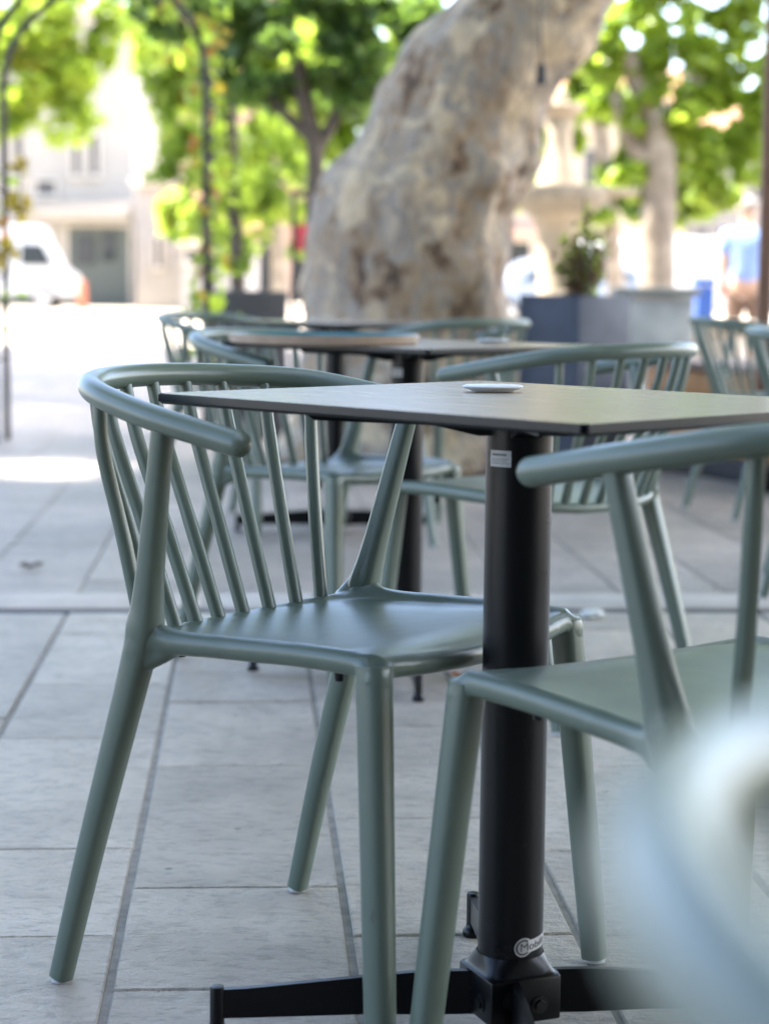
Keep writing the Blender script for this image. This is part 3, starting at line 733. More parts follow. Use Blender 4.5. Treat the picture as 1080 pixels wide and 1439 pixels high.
tree('broadleaf_tree', 'bright lime tree at the far left behind the metal arch', (-60, 0), 31,
     [(-60, 420, 40), (-55, 250, 36), (-40, 100, 30)],
     [(30, 60, 80, 60), (100, 90, 60, 50), (20, 140, 60, 36), (90, 140, 50, 32), (60, -10, 90, 60), (-30, 60, 70, 70), (140, 60, 25, 30), (130, -40, 50, 45), (150, 20, 40, 40), (110, 160, 40, 24), (60, 110, 80, 50), (120, 110, 40, 40), (20, 60, 60, 60), (70, 20, 90, 50), (10, 170, 40, 25), (150, 70, 20, 40)], 330, .125, 'leaf_lime',
     extra=[('autumn_leaves', [(60, 120, 60, 40), (90, 60, 40, 30)], 10, .16, 'leaf_yellow')])
tree('hanging_tree', 'loose yellow green tree hanging behind the right post of the metal arch', (330, 0), 19,
     [(335, 420, 22), (330, 300, 20), (325, 150, 18)],
     [(250, 170, 50, 45), (320, 200, 60, 55), (240, 240, 45, 35), (350, 290, 55, 45), (290, 300, 45, 45), (400, 240, 45, 40), (230, 110, 40, 40), (300, 90, 70, 50), (330, 370, 26, 30), (380, 190, 40, 40), (410, 330, 26, 30)],
     190, .10, 'leaf_mid', extra=[('bright_leaves', [(300, 200, 80, 100), (350, 280, 60, 60), (250, 200, 50, 60), (410, 230, 30, 30), (230, 60, 60, 60), (290, 120, 60, 60), (380, 250, 50, 60)], 170, .10, 'leaf_lime'), ('autumn_leaves', [(270, 150, 50, 50), (300, 90, 50, 30)], 14, .13, 'leaf_yellow')])
tree('forked_plane', 'pale forked plane tree with lime leaves at the right', (925, 0), 18,
     [(922, 430, 50), (923, 320, 50), (927, 230, 48), (922, 180, 44), (900, 120, 36), (880, 70, 26)],
     [(860, 90, 50, 50), (930, 70, 60, 60), (1010, 110, 60, 60), (1060, 60, 50, 60), (980, 190, 60, 40), (1040, 210, 45, 40), (900, 20, 80, 45), (1000, 20, 80, 45), (1000, 260, 50, 25), (850, 150, 30, 35), (1060, 150, 40, 50), (985, 60, 60, 50), (1000, 150, 60, 40), (930, 130, 40, 35), (840, 50, 40, 50), (1030, 260, 50, 35), (1060, 200, 40, 40), (890, 240, 30, 30), (1010, 210, 60, 40), (960, -60, 140, 60), (890, 180, 25, 25), (940, -200, 200, 110), (1120, -100, 140, 120), (1180, 120, 90, 120), (900, -420, 230, 150), (1150, -380, 220, 170), (1000, -680, 240, 160), (1250, -150, 140, 160), (1060, -230, 150, 120), (1040, -330, 150, 120), (850, -180, 90, 100), (820, -320, 120, 110), (1120, -520, 200, 140)],
     340, .105, 'leaf_lime', tm='bark_pale', limbs=[[(927, 215, 36), (950, 160, 26), (985, 100, 18)], [(925, 230, 30), (890, 205, 26), (862, 130, 18)]])
tree('background_tree', 'dark tree with a slanting pale trunk behind the fountain', (858, 0), 30,
     [(866, 425, 26), (856, 300, 25), (845, 200, 22), (835, 120, 18)],
     [(810, 200, 45, 45), (860, 240, 45, 40), (740, 230, 40, 45), (880, 280, 35, 25), (800, 130, 50, 40), (735, 180, 30, 40), (850, 150, 50, 50), (940, 270, 50, 30), (900, 210, 40, 40), (740, 280, 40, 30), (830, 300, 50, 30), (900, 300, 50, 25), (1010, 280, 50, 30), (780, 90, 60, 50)], 420, .15, 'leaf_mid', tm='bark_pale')
tree('leafy_tree', 'green tree in the gap left of the leaning trunk, behind the dark one', (395, 0), 34,
     [(392, 425, 22), (390, 300, 22), (385, 180, 18)],
     [(400, 300, 50, 30), (470, 240, 45, 40), (520, 180, 50, 50), (380, 210, 60, 50), (430, 90, 90, 60), (560, 60, 60, 60), (500, 215, 40, 30), (300, 60, 80, 60), (230, 30, 60, 50), (330, 330, 60, 30), (250, 130, 40, 60), (360, 10, 90, 60), (470, 90, 90, 70), (540, 130, 60, 60), (360, 130, 80, 60), (430, 180, 70, 50), (580, 10, 60, 50), (260, 60, 70, 60), (310, 230, 60, 60), (250, 300, 40, 50), (440, 30, 90, 50)], 330, .15, 'leaf_lime', tm='bark_pale')
# unseen tall planes added left of the frame: their high crowns shade the terrace and the left of the square
def shade_tree_off(lb, bx, by, n, xr, yr, zr, keep):
    t = thing('unseen_shade_plane', lb, 'tree', (bx, by, 0), group='unseen tall planes added for shade')
    mb = MB(); limb(mb, [(0, 0, 0), (.2, 0, 6), (.1, .2, 13), (.4, .3, zr[0] + 1)], (.75, .22), 14)
    for q in ((3.5, -2.5, zr[0] + .8), (3.2, 3.2, zr[0] + 1), (-2.2, 2, zr[0] + 1), (-1, -3, zr[0] + 1)): limb(mb, [(.1, .2, 13), (q[0] * .8, q[1] * .8, zr[0] - 3), (q[0] * 2, q[1] * 2, q[2])], (.26, .06))
    mb.build('trunk', 'bark_pale', t)
    leaves('crown', canopy(n, xr, yr, zr, keep) - np.array((bx, by, 0)), .46, 'leaf_mid', t)
def keep1(X, Y):
    e = .6 * mnoise.noise(Vector((X * .9, Y * .9, 0)))
    return (-8 < X + e < 8) and (-5.5 < Y < 12.6 + e) and not in_gap(X, Y)
def keep2(X, Y):
    e = .9 * mnoise.noise(Vector((X * .7, Y * .7, 5)))
    return (-10.5 < X < -.3 + e * .4) and (11.5 < Y < 26.3 + e * .5) and not in_gap(X, Y)
shade_tree_off('unseen tall plane tree added left of the terrace, its crown shading the tables', -17, 7.5, 60000, (-9, 9), (-7, 13.5), (21, 25), keep1)
shade_tree_off('unseen tall plane tree added farther left, its crown shading the paving before the square', -22, 24, 30000, (-12, 1), (10, 28), (21, 25), keep2)

# ------------------------------------------------------------------ metal arch with climber
AD = 10.6
arch = thing('garden_arch', 'dark metal garden arch with climbing plant at the left edge', 'arch', (W(140, 400, AD).x, AD, 0))
ax0, ax1 = W(-15, 400, AD).x, W(283, 400, AD).x
for dy, zt, pin in ((0, 2.50, 0), (.34, 2.45, .0)):
    mb = MB(); r = (ax1 - ax0) / 2 ; cx = 0; H = zt - r * .98
    pts = [(-r, dy, 0), (-r, dy, .8), (-r, dy, 1.5)] + [(-r * math.cos(a), dy, H + r * .98 * math.sin(a)) for a in np.linspace(0, math.pi, 17)] + [(r, dy, 1.5), (r, dy, .8), (r, dy, 0)]
    mb.tube([p for p in pts], .019, n=10); mb.build('hoop', 'iron', arch)
for z in (.45, .9, 1.35):
    for sx in (-r, r): MB().tube([(sx, 0, z), (sx, .30, z)], .008, n=8).build('rung', 'iron', arch)
MB().box((.05, .15, 2.41), (.36, .26, .045), bev=.004).build('top_plate', 'iron', arch)
pts = []
for _ in range(260):
    z = RNG.uniform(.35, 2.3); pts.append((r + RNG.normal() * .06, RNG.uniform(-.05, .35), z))
for _ in range(36):
    z = RNG.uniform(.6, 1.5); pts.append((-r + RNG.normal() * .06, RNG.uniform(-.05, .35), z))
for _ in range(70):
    a = RNG.uniform(0, 1.5); pts.append((r * math.cos(a) + RNG.normal() * .07, RNG.uniform(0, .30), H + r * math.sin(a) + RNG.normal() * .06))
pts = np.array(pts); k = RNG.random(len(pts))
leaves('climber_leaves', pts[k < .78], .075, 'leaf_mid', arch); leaves('climber_yellow_leaves', pts[(k >= .78) & (k < .92)], .075, 'leaf_yellow', arch); leaves('climber_orange_leaves', pts[k >= .92], .075, 'leaf_orange', arch)
b0 = arch.location
sp = [W(30, 250, AD) - b0, W(25, 320, AD) - b0, W(5, 400, AD) - b0]
leaves('sprig_leaves', np.concatenate([ball(W(26, 232, AD) - b0, .05, 14), ball(W(30, 290, AD) - b0, .07, 22), ball(W(12, 350, AD) - b0, .07, 22)]), .07, 'leaf_yellow', arch)
MB().tube(catmull([Vector((-r, 0, .55)), W(20, 350, AD) - b0, W(30, 240, AD) - b0], 5), .004, n=6).build('sprig_stem', 'bark', arch)

# ------------------------------------------------------------------ fountain
FD = 16.0; k = FD / FPX
fc = W(782, 400, FD)
ft_ = thing('stone_fountain', 'sunlit tiered stone fountain behind the planters', 'fountain', (fc.x, FD, 0))
def zf(v): return W(782, v, FD).z
MB().lathe([(1.55, 0), (1.6, .08), (1.5, .14), (1.5, .50), (1.6, .56), (1.6, .62), (1.38, .63), (1.36, .5), (.3, .45)], 48).build('lower_basin', 'fountain_dark', ft_)
MB().lathe([(.24, .4), (.24, .62), (.19, .68), (.155, .78), (.16, zf(335)), (.19, zf(312)), (.25, zf(302)), (.25, zf(296))], 32).build('column', 'fountain', ft_)
MB().lathe([(.20, zf(301)), (.30, zf(296)), (.39, zf(282)), (.42, zf(272)), (.42, zf(263)), (.37, zf(263)), (.34, zf(268)), (.15, zf(270))], 40).build('upper_basin', 'fountain_dark', ft_)
MB().lathe([(.19, zf(270)), (.175, zf(255)), (.115, zf(225)), (.095, zf(195)), (.11, zf(175)), (.10, zf(166)), (.14, zf(162)), (.17, zf(158)), (.19, zf(150)), (.18, zf(146)), (.06, zf(146)), (.05, zf(130)), (.01, zf(124))], 32).build('finial', 'fountain', ft_)
o = MB().box((.43, -.05, zf(270)), (.36, .34, .055), bev=.012).build('spout_slab', 'fountain', ft_)

# ------------------------------------------------------------------ planters, plinth, bench, bin, post
def planter(name, lb, loc, size, yaw, m):
    t = thing(name, lb, 'planter', loc, yaw, 'square planters at the edge of the terrace'); sx, sy, sz = size; w = .03
    mb = MB(); mb.box((0, -sy / 2 + w / 2, sz / 2), (sx, w, sz), bev=.004); mb.box((0, sy / 2 - w / 2, sz / 2), (sx, w, sz), bev=.004)
    mb.box((-sx / 2 + w / 2, 0, sz / 2), (w, sy - 2 * w - .004, sz - .004), bev=.003); mb.box((sx / 2 - w / 2, 0, sz / 2), (w, sy - 2 * w - .004, sz - .004), bev=.003)
    mb.build('box', m, t); MB().box((0, 0, sz - .06), (sx - 2 * w, sy - 2 * w, .06)).build('soil', 'soil', t); return t
pc = W(815, 415, 8.9)
yaw = R(45); sz = pc.z
cx = pc.x; ps = .36
planter('slate_planter', 'dark slate blue square planter with one corner towards us, under the rusty shrub', (cx, 8.9 + ps * .707, 0), (ps, ps, sz), yaw, 'planter')
sh = thing('planter_shrub', 'rusty green conical shrub growing in the slate planter', 'shrub', (cx + .035, 8.9 + ps * .707, sz - .05))
hp = []
for i in range(50):
    a_ = RNG.uniform(0, 6.28); q_ = RNG.random() ** .6; h_ = .50 * (1 - .5 * q_) * RNG.uniform(.7, 1.05)
    t_ = RNG.random(26)[:, None] ** .8
    tip_ = np.array((math.cos(a_) * q_ * .15, math.sin(a_) * q_ * .15, h_)); base_ = np.array((math.cos(a_) * q_ * .05, math.sin(a_) * q_ * .05, .03))
    hp.append(base_ * (1 - t_) + tip_ * t_ + RNG.normal(size=(26, 3)) * .010)
hp = np.concatenate(hp)
kk = RNG.random(len(hp)) * .7 + .9 * hp[:, 2]
leaves('brown_foliage', hp[kk < .60], .026, 'leaf_brown', sh); leaves('green_foliage', hp[kk >= .60], .028, 'leaf_mid', sh)
MB().tube([(0, 0, 0), (.01, 0, .25), (0, .01, .5)], [.012, .009, .004], n=8).build('stem', 'bark', sh)
pl = W(347, 409, 11.2)
planter('grey_planter', 'plain grey planter left of the leaning trunk beyond the far table', (pl.x, 11.2 + .21, 0), (.42, .42, pl.z), R(4), 'planter_grey')
q0 = W(932, 404, 12.0)
t = thing('stone_trough', 'pale stone trough with grey slab top right of the slate planter', 'trough', (q0.x, 12.3, 0), R(-3))
MB().box((0, 0, q0.z / 2 - .03), (.40, .55, q0.z - .06), bev=.012).build('body', 'plinth', t)
MB().box((-.015, 0, q0.z - .028), (.50, .64, .055), bev=.012).build('slab_top', 'slab', t)
bp = W(988, 400, 15.5)
t = thing('blue_bin', 'bright blue upright bin beside the pale stone trough', 'bin', (bp.x, 15.5, 0), R(8)); t.scale = (.85, .85, .96)
MB().add(*(lambda w, z: ([(sx * w[j], sy * w[j], z[j]) for j in range(3) for sx, sy in ((-1, -1), (1, -1), (1, 1), (-1, 1))], [(0, 3, 2, 1), (8, 9, 10, 11)] + [(j * 4 + i, j * 4 + (i + 1) % 4, j * 4 + 4 + (i + 1) % 4, j * 4 + 4 + i) for j in (0, 1) for i in range(4)]))([.062, .075, .08], [0, .4, .93])).build('body', 'blue_plastic', t, angle=20)
MB().box((0, 0, .965), (.19, .19, .06), bev=.02).build('lid', 'blue_plastic', t)
# timber bench: front runs from A (far) to B (near)
A = Vector((1.24, 9.75, 0)); B = Vector((1.80, 8.30, 0)); dv = (B - A); L = dv.length; yaw = math.atan2(dv.y, dv.x)
t = thing('timber_bench', 'low orange timber bench with dark base behind the right hand armchairs', 'bench', tuple(A), yaw)
MB().box((L / 2, .40, .05), (L, .74, .10), bev=.005).build('base', 'dark_base', t)
for i in range(3):
    MB().box((L / 2, .045, .175 + i * .125), (L - .02, .03, .115), bev=.004).build('front_board', 'timber', t)
for x in (.03, L * .5, L - .03): MB().box((x, .082, .30), (.05, .04, .38), bev=.003).build('upright', 'timber', t)
for x in (.012, L - .012): MB().box((x, .43, .30), (.022, .62, .38), bev=.003).build('end_board', 'timber_grey', t)
for i in range(5): MB().box((L / 2, .07 + i * .15, .515), (L + .03, .14, .03), bev=.004).build('seat_board', 'timber_grey', t)
# brown post at the right edge
pp = W(1077, 300, 8.6)
t = thing('brown_post', 'brown timber awning post at the right edge', 'post', (pp.x, 8.6, 0))
MB().box((0, 0, 1.95), (.055, .055, 3.7), bev=.006).build('shaft', 'post_brown', t)
MB().box((0, 0, .05), (.12, .12, .1), bev=.006).build('shoe', 'iron', t)
# red sign on a dark stand
sp_ = W(419, 400, 13.5)
t = thing('sign_stand', 'dark sign stand with a small red panel left of the leaning trunk', 'sign', (sp_.x, 13.5, 0))
zt = W(434, 268, 13.5).z
MB().box((-.035, 0, zt / 2), (.028, .028, zt), bev=.003).build('upright', 'iron', t)
MB().box((0, 0, .01), (.32, .3, .02), bev=.004).build('foot', 'iron', t)
z0, z1 = W(434, 352, 13.5).z, W(434, 316, 13.5).z
MB().box((.022, 0, (z0 + z1) / 2), (.08, .012, z1 - z0), bev=.003).build('panel', 'red', t)
MB().box((.0, 0, zt - .02), (.10, .02, .04), bev=.003).build('top_bar', 'iron', t)
# hanging spotlight in front of the trunk
hl = W(760, 106, 8.9)
t = thing('hanging_spotlight', 'small dark spotlight hanging on a cable against the pale trunk', 'spotlight', tuple(hl))
MB().lathe([(.012, .05), (.02, .045), (.022, .0), (.026, -.035), (.022, -.04)], 16).build('lamp_body', 'iron', t)
MB().tube(catmull([(0, 0, .048), (-.012, .0, .25), (-.015, 0, .6), (.02, .15, 1.1)], 5), .0045, n=6).build('cable', 'iron', t)

# ------------------------------------------------------------------ vehicles
def vehicle(name, lb, loc, yaw, prof, width, paint, windows, wheels, wr=.32):
    t = thing(name, lb, 'van' if 'van' in name else 'car', loc, yaw, 'vehicles parked beyond the square')
    b = bmesh.new(); n = len(prof)
    for y in (-width / 2, width / 2):
        vs = [b.verts.new((x, y * (1 - .10 * max(0, (z - .9)) / .6), z)) for x, z in prof]
    b.verts.ensure_lookup_table(); V = b.verts
    b.faces.new([V[i] for i in range(n)]); b.faces.new([V[n + i] for i in range(n)][::-1])
    for i in range(n): b.faces.new((V[i], V[n + i], V[n + (i + 1) % n], V[(i + 1) % n]))
    bmesh.ops.recalc_face_normals(b, faces=b.faces); bmesh.ops.bevel(b, geom=list(b.edges), offset=.06, segments=3, affect='EDGES')
    body = MB().bm(b).build('body', paint, t, angle=50)
    for poly, side in windows:
        if side == 'side':
            for s_ in (-1, 1):
                f = lambda v, s_=s_: Vector((v.x, s_ * (width / 2 * (1 - .10 * max(0, (v.y - .9)) / .6) + .001 + v.z), v.y))
                MB().prism(poly, -.01, .008, f).build('window', 'glass', t, angle=20)
        else:
            f = lambda v: Vector((v.z * 1.0, v.x, v.y)); MB().prism(poly[1], poly[0] - .01, poly[0] + .012, f).build('windscreen', 'glass', t, angle=20)
    for x in wheels:
        for s_ in (-1, 1):
            w = MB(); w.tube([(x, s_ * (width / 2 - .2), wr), (x, s_ * (width / 2 + .012), wr)], wr, n=24); ty = w.build('wheel', 'tyre', t)
            w = MB(); w.tube([(x, s_ * (width / 2 + .005), wr), (x, s_ * (width / 2 + .02), wr)], wr * .62, n=18); w.build('rim', 'rim', ty)
    xs = [p[0] for p in prof]
    for s_ in (-1, 1):
        MB().box((min(xs) + .01, s_ * (width / 2 - .22), .78), (.05, .26, .14), bev=.01).build('headlight', 'lamp_white', t)
        MB().box((max(xs) - .01, s_ * (width / 2 - .16), .85), (.05, .16, .24), bev=.01).build('tail_light', 'lamp_red', t)
    return t
carp = [(-2.1, .35), (-2.12, .75), (-1.3, .95), (-.6, 1.42), (.9, 1.46), (1.75, 1.0), (2.05, .95), (2.08, .4)]
carw = [([(-1.05, .97), (-.5, 1.36), (.05, 1.38), (.05, .97)], 'side'), ([(.12, .97), (.12, 1.38), (.8, 1.38), (1.4, 1.0)], 'side')]
c_ = W(742, 400, 40)
vehicle('parked_car', 'blue grey car parked right of the leaning trunk, beyond the fountain', (c_.x + .6, 40, 0), R(12), carp, 1.75, 'silver_paint', carw, (-1.3, 1.3))
vanp = [(-2.3, .4), (-2.32, .95), (-1.75, 1.15), (-1.15, 1.82), (2.2, 1.9), (2.25, .42)]
vanw = [([(-1.45, 1.18), (-1.0, 1.72), (-.35, 1.74), (-.35, 1.18)], 'side'), ([(-.2, 1.18), (-.2, 1.74), (.9, 1.76), (.9, 1.18)], 'side')]
c_ = W(868, 400, 42)
vehicle('parked_van', 'sunlit white van beyond the slate planter, left of the forked tree', (c_.x + .3, 42, 0), R(-65), vanp, 1.85, 'white_paint', vanw, (-1.45, 1.35))
boxp = [(-2.6, .4), (-2.62, 1.0), (-2.2, 1.3), (-1.75, 2.05), (-1.6, 2.55), (2.3, 2.6), (2.3, .45)]
boxw = [([(-2.0, 1.35), (-1.65, 1.98), (-1.0, 2.0), (-1.0, 1.35)], 'side')]
c_ = W(-4, 400, 62)
vehicle('white_van', 'tall white van parked in full sun before the shops at far left', (c_.x - .1, 62, 0), R(180), boxp, 2.0, 'white_paint', boxw, (-1.7, 1.4), .36)

# ------------------------------------------------------------------ buildings
def facade(name, lb, d, u0, u1, vtop, wall, windows=(), doors=(), depth=9.0, awnings=(), cornice=True, cat='building', roof=None):
    a = W(u0, 400, d); b = W(u1, 400, d); zt = W((u0 + u1) / 2, vtop, d).z; cx = (a.x + b.x) / 2; w = b.x - a.x
    t = thing(name, lb, cat, (cx, d, 0))
    MB().box((0, depth / 2, zt / 2), (w, depth, zt)).build('wall', wall, t, smooth=False)
    P = lambda u, v: (W(u, v, d).x - cx, W(u, v, d).z)
    for (x0, y0, x1, y1, m) in windows:
        X0, Z1 = P(x0, y0); X1, Z0 = P(x1, y1); W_, H_ = X1 - X0, Z1 - Z0
        f = MB(); fr = .07
        for c, s_ in (((X0 - fr / 2, Z0 + H_ / 2), (fr, H_ + 2 * fr)), ((X1 + fr / 2, Z0 + H_ / 2), (fr, H_ + 2 * fr)), (((X0 + X1) / 2, Z1 + fr / 2), (W_ - .004, fr)), (((X0 + X1) / 2, Z0 - fr / 2), (W_ - .004, fr))):
            f.box((c[0], -.05, c[1]), (s_[0], .11, s_[1]))
        wf = f.build('window', 'stone_trim', t, smooth=False)
        MB().box(((X0 + X1) / 2, -.012, (Z0 + Z1) / 2), (W_, .03, H_)).build('pane', m, wf, smooth=False)
        MB().box(((X0 + X1) / 2, -.10, Z0 - fr - .03), (W_ + .3, .2, .055)).build('sill', 'stone_trim', wf, smooth=False)
    for (x0, y0, x1, m) in doors:
        X0, Z1 = P(x0, y0); X1, _ = P(x1, y0); W_ = X1 - X0
        f = MB(); f.box((X0 - .05, -.05, Z1 / 2), (.1, .12, Z1)); f.box((X1 + .05, -.05, Z1 / 2), (.1, .12, Z1)); f.box(((X0 + X1) / 2, -.05, Z1 + .06), (W_ + .2, .12, .115))
        df = f.build('door', 'stone_trim', t, smooth=False)
        MB().box(((X0 + X1) / 2, -.015, Z1 / 2), (W_, .03, Z1)).build('door_leaf', m, df, smooth=False)
    for (x0, y0, x1, y1, m) in awnings:
        X0, Z1 = P(x0, y0); X1, Z0 = P(x1, y1); o_ = 1.3
        vs = [(X0, -.01, Z1), (X1, -.01, Z1), (X1, -o_, Z0 + .22), (X0, -o_, Z0 + .22), (X1, -o_, Z0), (X0, -o_, Z0)]
        aw = MB().add(vs, [(0, 1, 2, 3), (3, 2, 4, 5)]).build('awning', m, t, smooth=False); sm = aw.modifiers.new('t', 'SOLIDIFY'); sm.thickness = .03
    if cornice: MB().box((0, -.12, zt + .12), (w + .3, .55, .24), bev=.03).build('cornice', 'stone_trim', t)
    if roof:
        r_ = MB(); r_.add([(-w / 2 - .4, -.5, zt + .25), (w / 2 + .4, -.5, zt + .25), (w / 2 + .4, depth + .5, zt + .25), (-w / 2 - .4, depth + .5, zt + .25), (-w / 2 - .4, depth / 2, zt + 1.9), (w / 2 + .4, depth / 2, zt + 1.9)],
                          [(0, 1, 5, 4), (2, 3, 4, 5), (0, 4, 3), (1, 2, 5), (0, 3, 2, 1)]); r_.build('roof', roof, t, smooth=False)
    return t
facade('corner_building', 'white town building with shuttered windows and a shop awning at far left', 70, -160, 188, 20, 'white_wall',
       windows=[(102, 190, 113, 246, 'shutter'), (127, 190, 139, 246, 'shutter'), (52, 254, 79, 274, 'shutter'), (20, 190, 34, 246, 'shutter'), (-40, 190, -25, 246, 'shutter')],
       doors=[(96, 318, 182, 'shopfront'), (-60, 318, 50, 'shopfront')], awnings=[(46, 280, 186, 312, 'awning')])
t = bpy.data.objects['corner_building']
for (x0, y0, x1, y1) in ((108, 330, 134, 372), (145, 326, 162, 366), (14, 345, 42, 380)):
    a, b = W(x0, y0, 70), W(x1, y1, 70)
    MB().box(((a.x + b.x) / 2 - t.location.x, -.08, (a.z + b.z) / 2), (b.x - a.x, .06, a.z - b.z)).build('shop_window', 'glass', t, smooth=False)
facade('low_white_house', 'low sunlit white house with one narrow window beside the shops', 64, 192, 262, 262, 'white_wall', windows=[(219, 334, 226, 374, 'glass')], depth=7, roof=None)
facade('side_wall_house', 'low white annexe with dark opening behind the arch post', 58, 255, 345, 345, 'white_wall', windows=[(262, 350, 276, 366, 'glass'), (284, 350, 300, 366, 'glass'), (306, 350, 320, 366, 'glass')], depth=6, roof='roof')
facade('terracotta_house', 'tall peach town house behind the trees, left of centre', 90, 205, 470, -120, 'peach_wall',
       windows=[(230, 60, 244, 120, 'shutter'), (290, 60, 304, 120, 'shutter'), (350, 60, 364, 120, 'shutter'), (410, 60, 424, 120, 'shutter'), (230, 200, 244, 260, 'shutter'), (290, 200, 304, 260, 'shutter'), (350, 200, 364, 260, 'shutter'), (410, 200, 424, 260, 'shutter')],
       doors=[(360, 345, 385, 'glass'), (410, 345, 440, 'glass')], roof='roof')
facade('arcade_building', 'long warm fronted building with dark shop openings behind the fountain', 75, 560, 960, 150, 'cream_wall',
       windows=[(640, 210, 655, 265, 'shutter'), (700, 210, 715, 265, 'shutter'), (760, 210, 775, 265, 'shutter'), (820, 210, 835, 265, 'shutter'), (880, 210, 895, 265, 'shutter')],
       doors=[(600, 340, 640, 'glass'), (690, 340, 745, 'glass'), (790, 345, 815, 'glass'), (845, 350, 880, 'shopfront'), (905, 345, 930, 'glass')], awnings=[(680, 312, 755, 336, 'peach_wall')], roof='roof')
facade('pale_house', 'pale house glimpsed at the right beyond the person in blue', 80, 962, 1180, 200, 'white_wall',
       windows=[(980, 320, 992, 360, 'glass'), (1010, 320, 1022, 360, 'glass'), (1060, 230, 1072, 280, 'shutter'), (1000, 230, 1012, 280, 'shutter')], doors=[(1035, 345, 1050, 'shutter')], roof='roof')
t = thing('unseen_cafe_blocker', 'unseen cafe frontage added behind the viewer to block light', 'building', (2, -3.4, 0))  # unseen building, added to cut the light from behind the camera
MB().box((0, -3, 4.6), (17, 6, 9.2)).build('wall', 'blocker_wall', t, smooth=False)
vs = [(-7, .02, 3.3), (9, .02, 3.3), (9, 3.75, 2.55), (-7, 3.75, 2.55), (9, 3.76, 2.33), (-7, 3.76, 2.33)]
aw = MB().add(vs, [(0, 1, 2, 3), (3, 2, 4, 5)]).build('awning', 'blocker_awning', t, smooth=False); sm = aw.modifiers.new('t', 'SOLIDIFY'); sm.thickness = .02  # unseen awning, added to darken the near rail and camera-facing sides
for x in (-6, -3, 0, 3, 6):
    f = MB().box((x, .03, 1.35), (1.9, .06, 2.5), bev=.01).build('window', 'iron', t); MB().box((x, .07, 1.4), (1.7, .03, 2.3)).build('pane', 'glass', f)
    f = MB().box((x, .03, 5.4), (1.1, .06, 1.9), bev=.01).build('window', 'stone_trim', t); MB().box((x, .07, 5.4), (.95, .03, 1.75)).build('pane', 'glass', f)
# orange cone-like litter bin in front of the shops
ob = W(116, 400, 60)
t = thing('orange_barrel', 'small orange street barrel beside the white van', 'barrel', (ob.x, 60, 0))
MB().lathe([(.12, 0), (.135, .05), (.13, .5), (.11, .85), (.08, .9)], 20).build('drum', 'orange', t)
MB().lathe([(.18, 0), (.18, .045)], 20).build('foot', 'tyre', t)

# ------------------------------------------------------------------ person in a blue shirt, seen from behind
def skin_mesh(name, m, parent, nodes, edges, sub=2, root=0):
    me = bpy.data.meshes.new(name); me.from_pydata([n[:3] for n in nodes], edges, []); o = bpy.data.objects.new(name, me); COL.objects.link(o)
    sk = o.modifiers.new('s', 'SKIN'); sv = me.skin_vertices[0].data
    for i, n in enumerate(nodes): r_ = n[3]; sv[i].radius = r_ if hasattr(r_, '__len__') else (r_, r_); sv[i].use_root = (i == root)
    ss = o.modifiers.new('u', 'SUBSURF'); ss.levels = sub; ss.render_levels = sub
    dg = bpy.context.evaluated_depsgraph_get(); m2 = bpy.data.meshes.new_from_object(o.evaluated_get(dg)); bpy.data.objects.remove(o)
    m2.materials.clear(); m2.materials.append(M[m]); m2.polygons.foreach_set('use_smooth', [True] * len(m2.polygons))
    q = bpy.data.objects.new(name, m2); COL.objects.link(q); q.parent = parent; return q
pp = W(1047, 400, 20.0)
per = thing('person', 'person in blue shirt and brown shorts standing near the right edge', 'person', (pp.x, 20, 0), R(-8))
N = [(0, 0, .93, (.15, .11)), (0, 0, 1.08, (.135, .10)), (0, -.01, 1.25, (.155, .11)), (0, 0, 1.40, (.14, .09)), (0, .015, 1.48, .058), (0, .03, 1.56, .075), (0, .03, 1.66, .088), (0, .025, 1.74, .06)]
E_ = [(0, 1), (1, 2), (2, 3), (3, 4), (4, 5), (5, 6), (6, 7)]
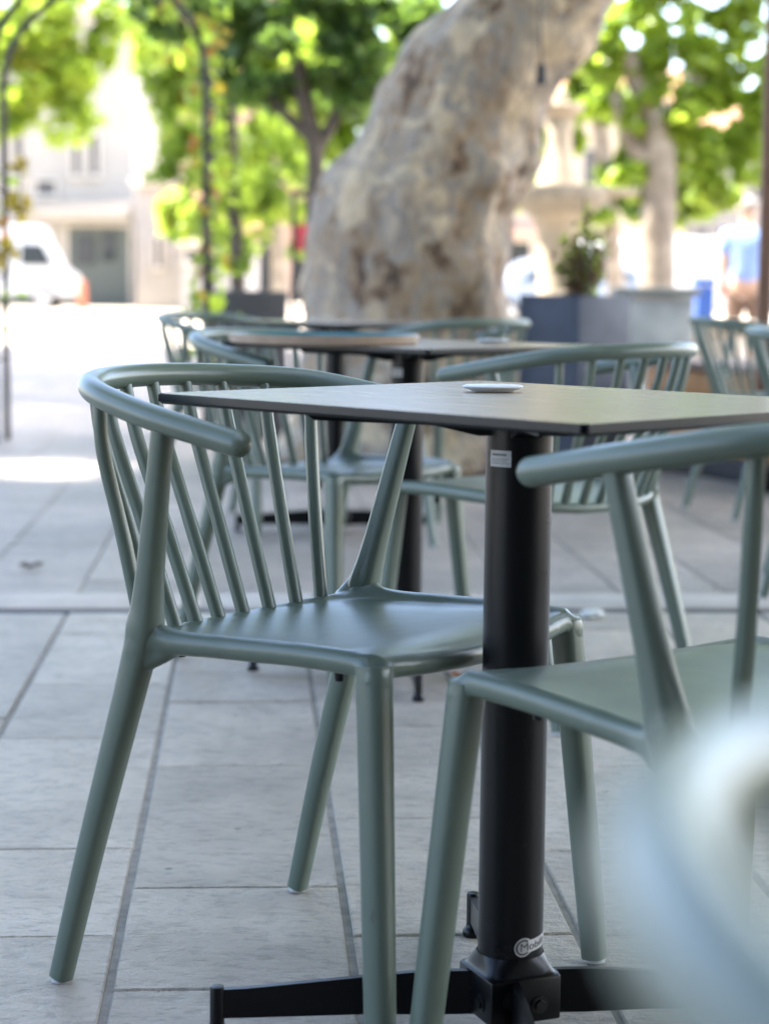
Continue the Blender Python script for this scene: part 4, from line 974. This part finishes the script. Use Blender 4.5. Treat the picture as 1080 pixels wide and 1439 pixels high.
for s_ in (-1, 1):
    b = len(N); N += [(s_ * .10, 0, .80, .085), (s_ * .105, .02, .50, .056), (s_ * .11, -.02, .30, .052), (s_ * .11, -.02, .08, .036), (s_ * .12, .10, .035, .034), (s_ * .125, .17, .03, .028)]
    E_ += [(0, b), (b, b + 1), (b + 1, b + 2), (b + 2, b + 3), (b + 3, b + 4), (b + 4, b + 5)]
    a = len(N); N += [(s_ * .185, 0, 1.405, .058), (s_ * .235, -.01, 1.18, .046), (s_ * .25, .04, .93, .030), (s_ * .25, .055, .865, .034)]
    E_ += [(3, a), (a, a + 1), (a + 1, a + 2), (a + 2, a + 3)]
    for j, (dy, ln) in enumerate(((-.03, .065), (-.01, .08), (.01, .085), (.03, .075))):
        f = len(N); N += [(s_ * .252, .055 + dy, .825, .0095), (s_ * .248, .06 + dy, .825 - ln * .5, .009), (s_ * .236, .064 + dy, .825 - ln, .007)]
        E_ += [(a + 3, f), (f, f + 1), (f + 1, f + 2)]
    f = len(N); N += [(s_ * .235, .10, .87, .011), (s_ * .225, .115, .83, .009)]; E_ += [(a + 2, f), (f, f + 1)]
skin_mesh('body', 'skin', per, N, E_)
N = [(0, 0, .90, (.185, .15)), (0, 0, 1.10, (.17, .135)), (0, -.01, 1.26, (.185, .14)), (0, 0, 1.405, (.165, .115)), (0, .01, 1.455, .085)]; E_ = [(0, 1), (1, 2), (2, 3), (3, 4)]
for s_ in (-1, 1):
    a = len(N); N += [(s_ * .20, 0, 1.41, .076), (s_ * .24, -.01, 1.19, .070)]; E_ += [(3, a), (a, a + 1)]
skin_mesh('shirt', 'shirt', per, N, E_)
N = [(0, 0, .93, (.175, .14))]; E_ = []
for s_ in (-1, 1): a = len(N); N += [(s_ * .10, 0, .80, .115), (s_ * .11, .015, .52, .098)]; E_ += [(0, a), (a, a + 1)]
skin_mesh('shorts', 'shorts', per, N, E_)
b = bmesh.new(); bmesh.ops.create_uvsphere(b, u_segments=20, v_segments=14, radius=.1)
for v in list(b.verts):
    v.co.z *= 1.12; v.co.y *= 1.1
bmesh.ops.delete(b, geom=[v for v in b.verts if v.co.z < -.045 or (v.co.y > .05 and v.co.z < .05)], context='VERTS')
o = MB().bm(b).build('hair', 'hair', per, loc=(0, .022, 1.68)); sm = o.modifiers.new('t', 'SOLIDIFY'); sm.thickness = .012
mb = MB()
for s_ in (-1, 1): mb.box((s_ * .04, .118, 1.665), (.026, .012, .012), bev=.004)
mb.tube([(0, .112, 1.66), (0, .137, 1.625), (0, .118, 1.615)], [.009, .014, .008], n=8); mb.box((0, .113, 1.585), (.05, .012, .012), bev=.004)
for s_ in (-1, 1): mb.tube([(s_ * .088, .02, 1.625), (s_ * .10, .012, 1.65), (s_ * .09, .022, 1.675)], [.01, .014, .01], n=8)
mb.build('face', 'skin', per)
for s_ in (-1, 1): MB().box((s_ * .122, .07, .04), (.095, .27, .08), bev=.028, seg=3).build('shoe', 'shoe', per)
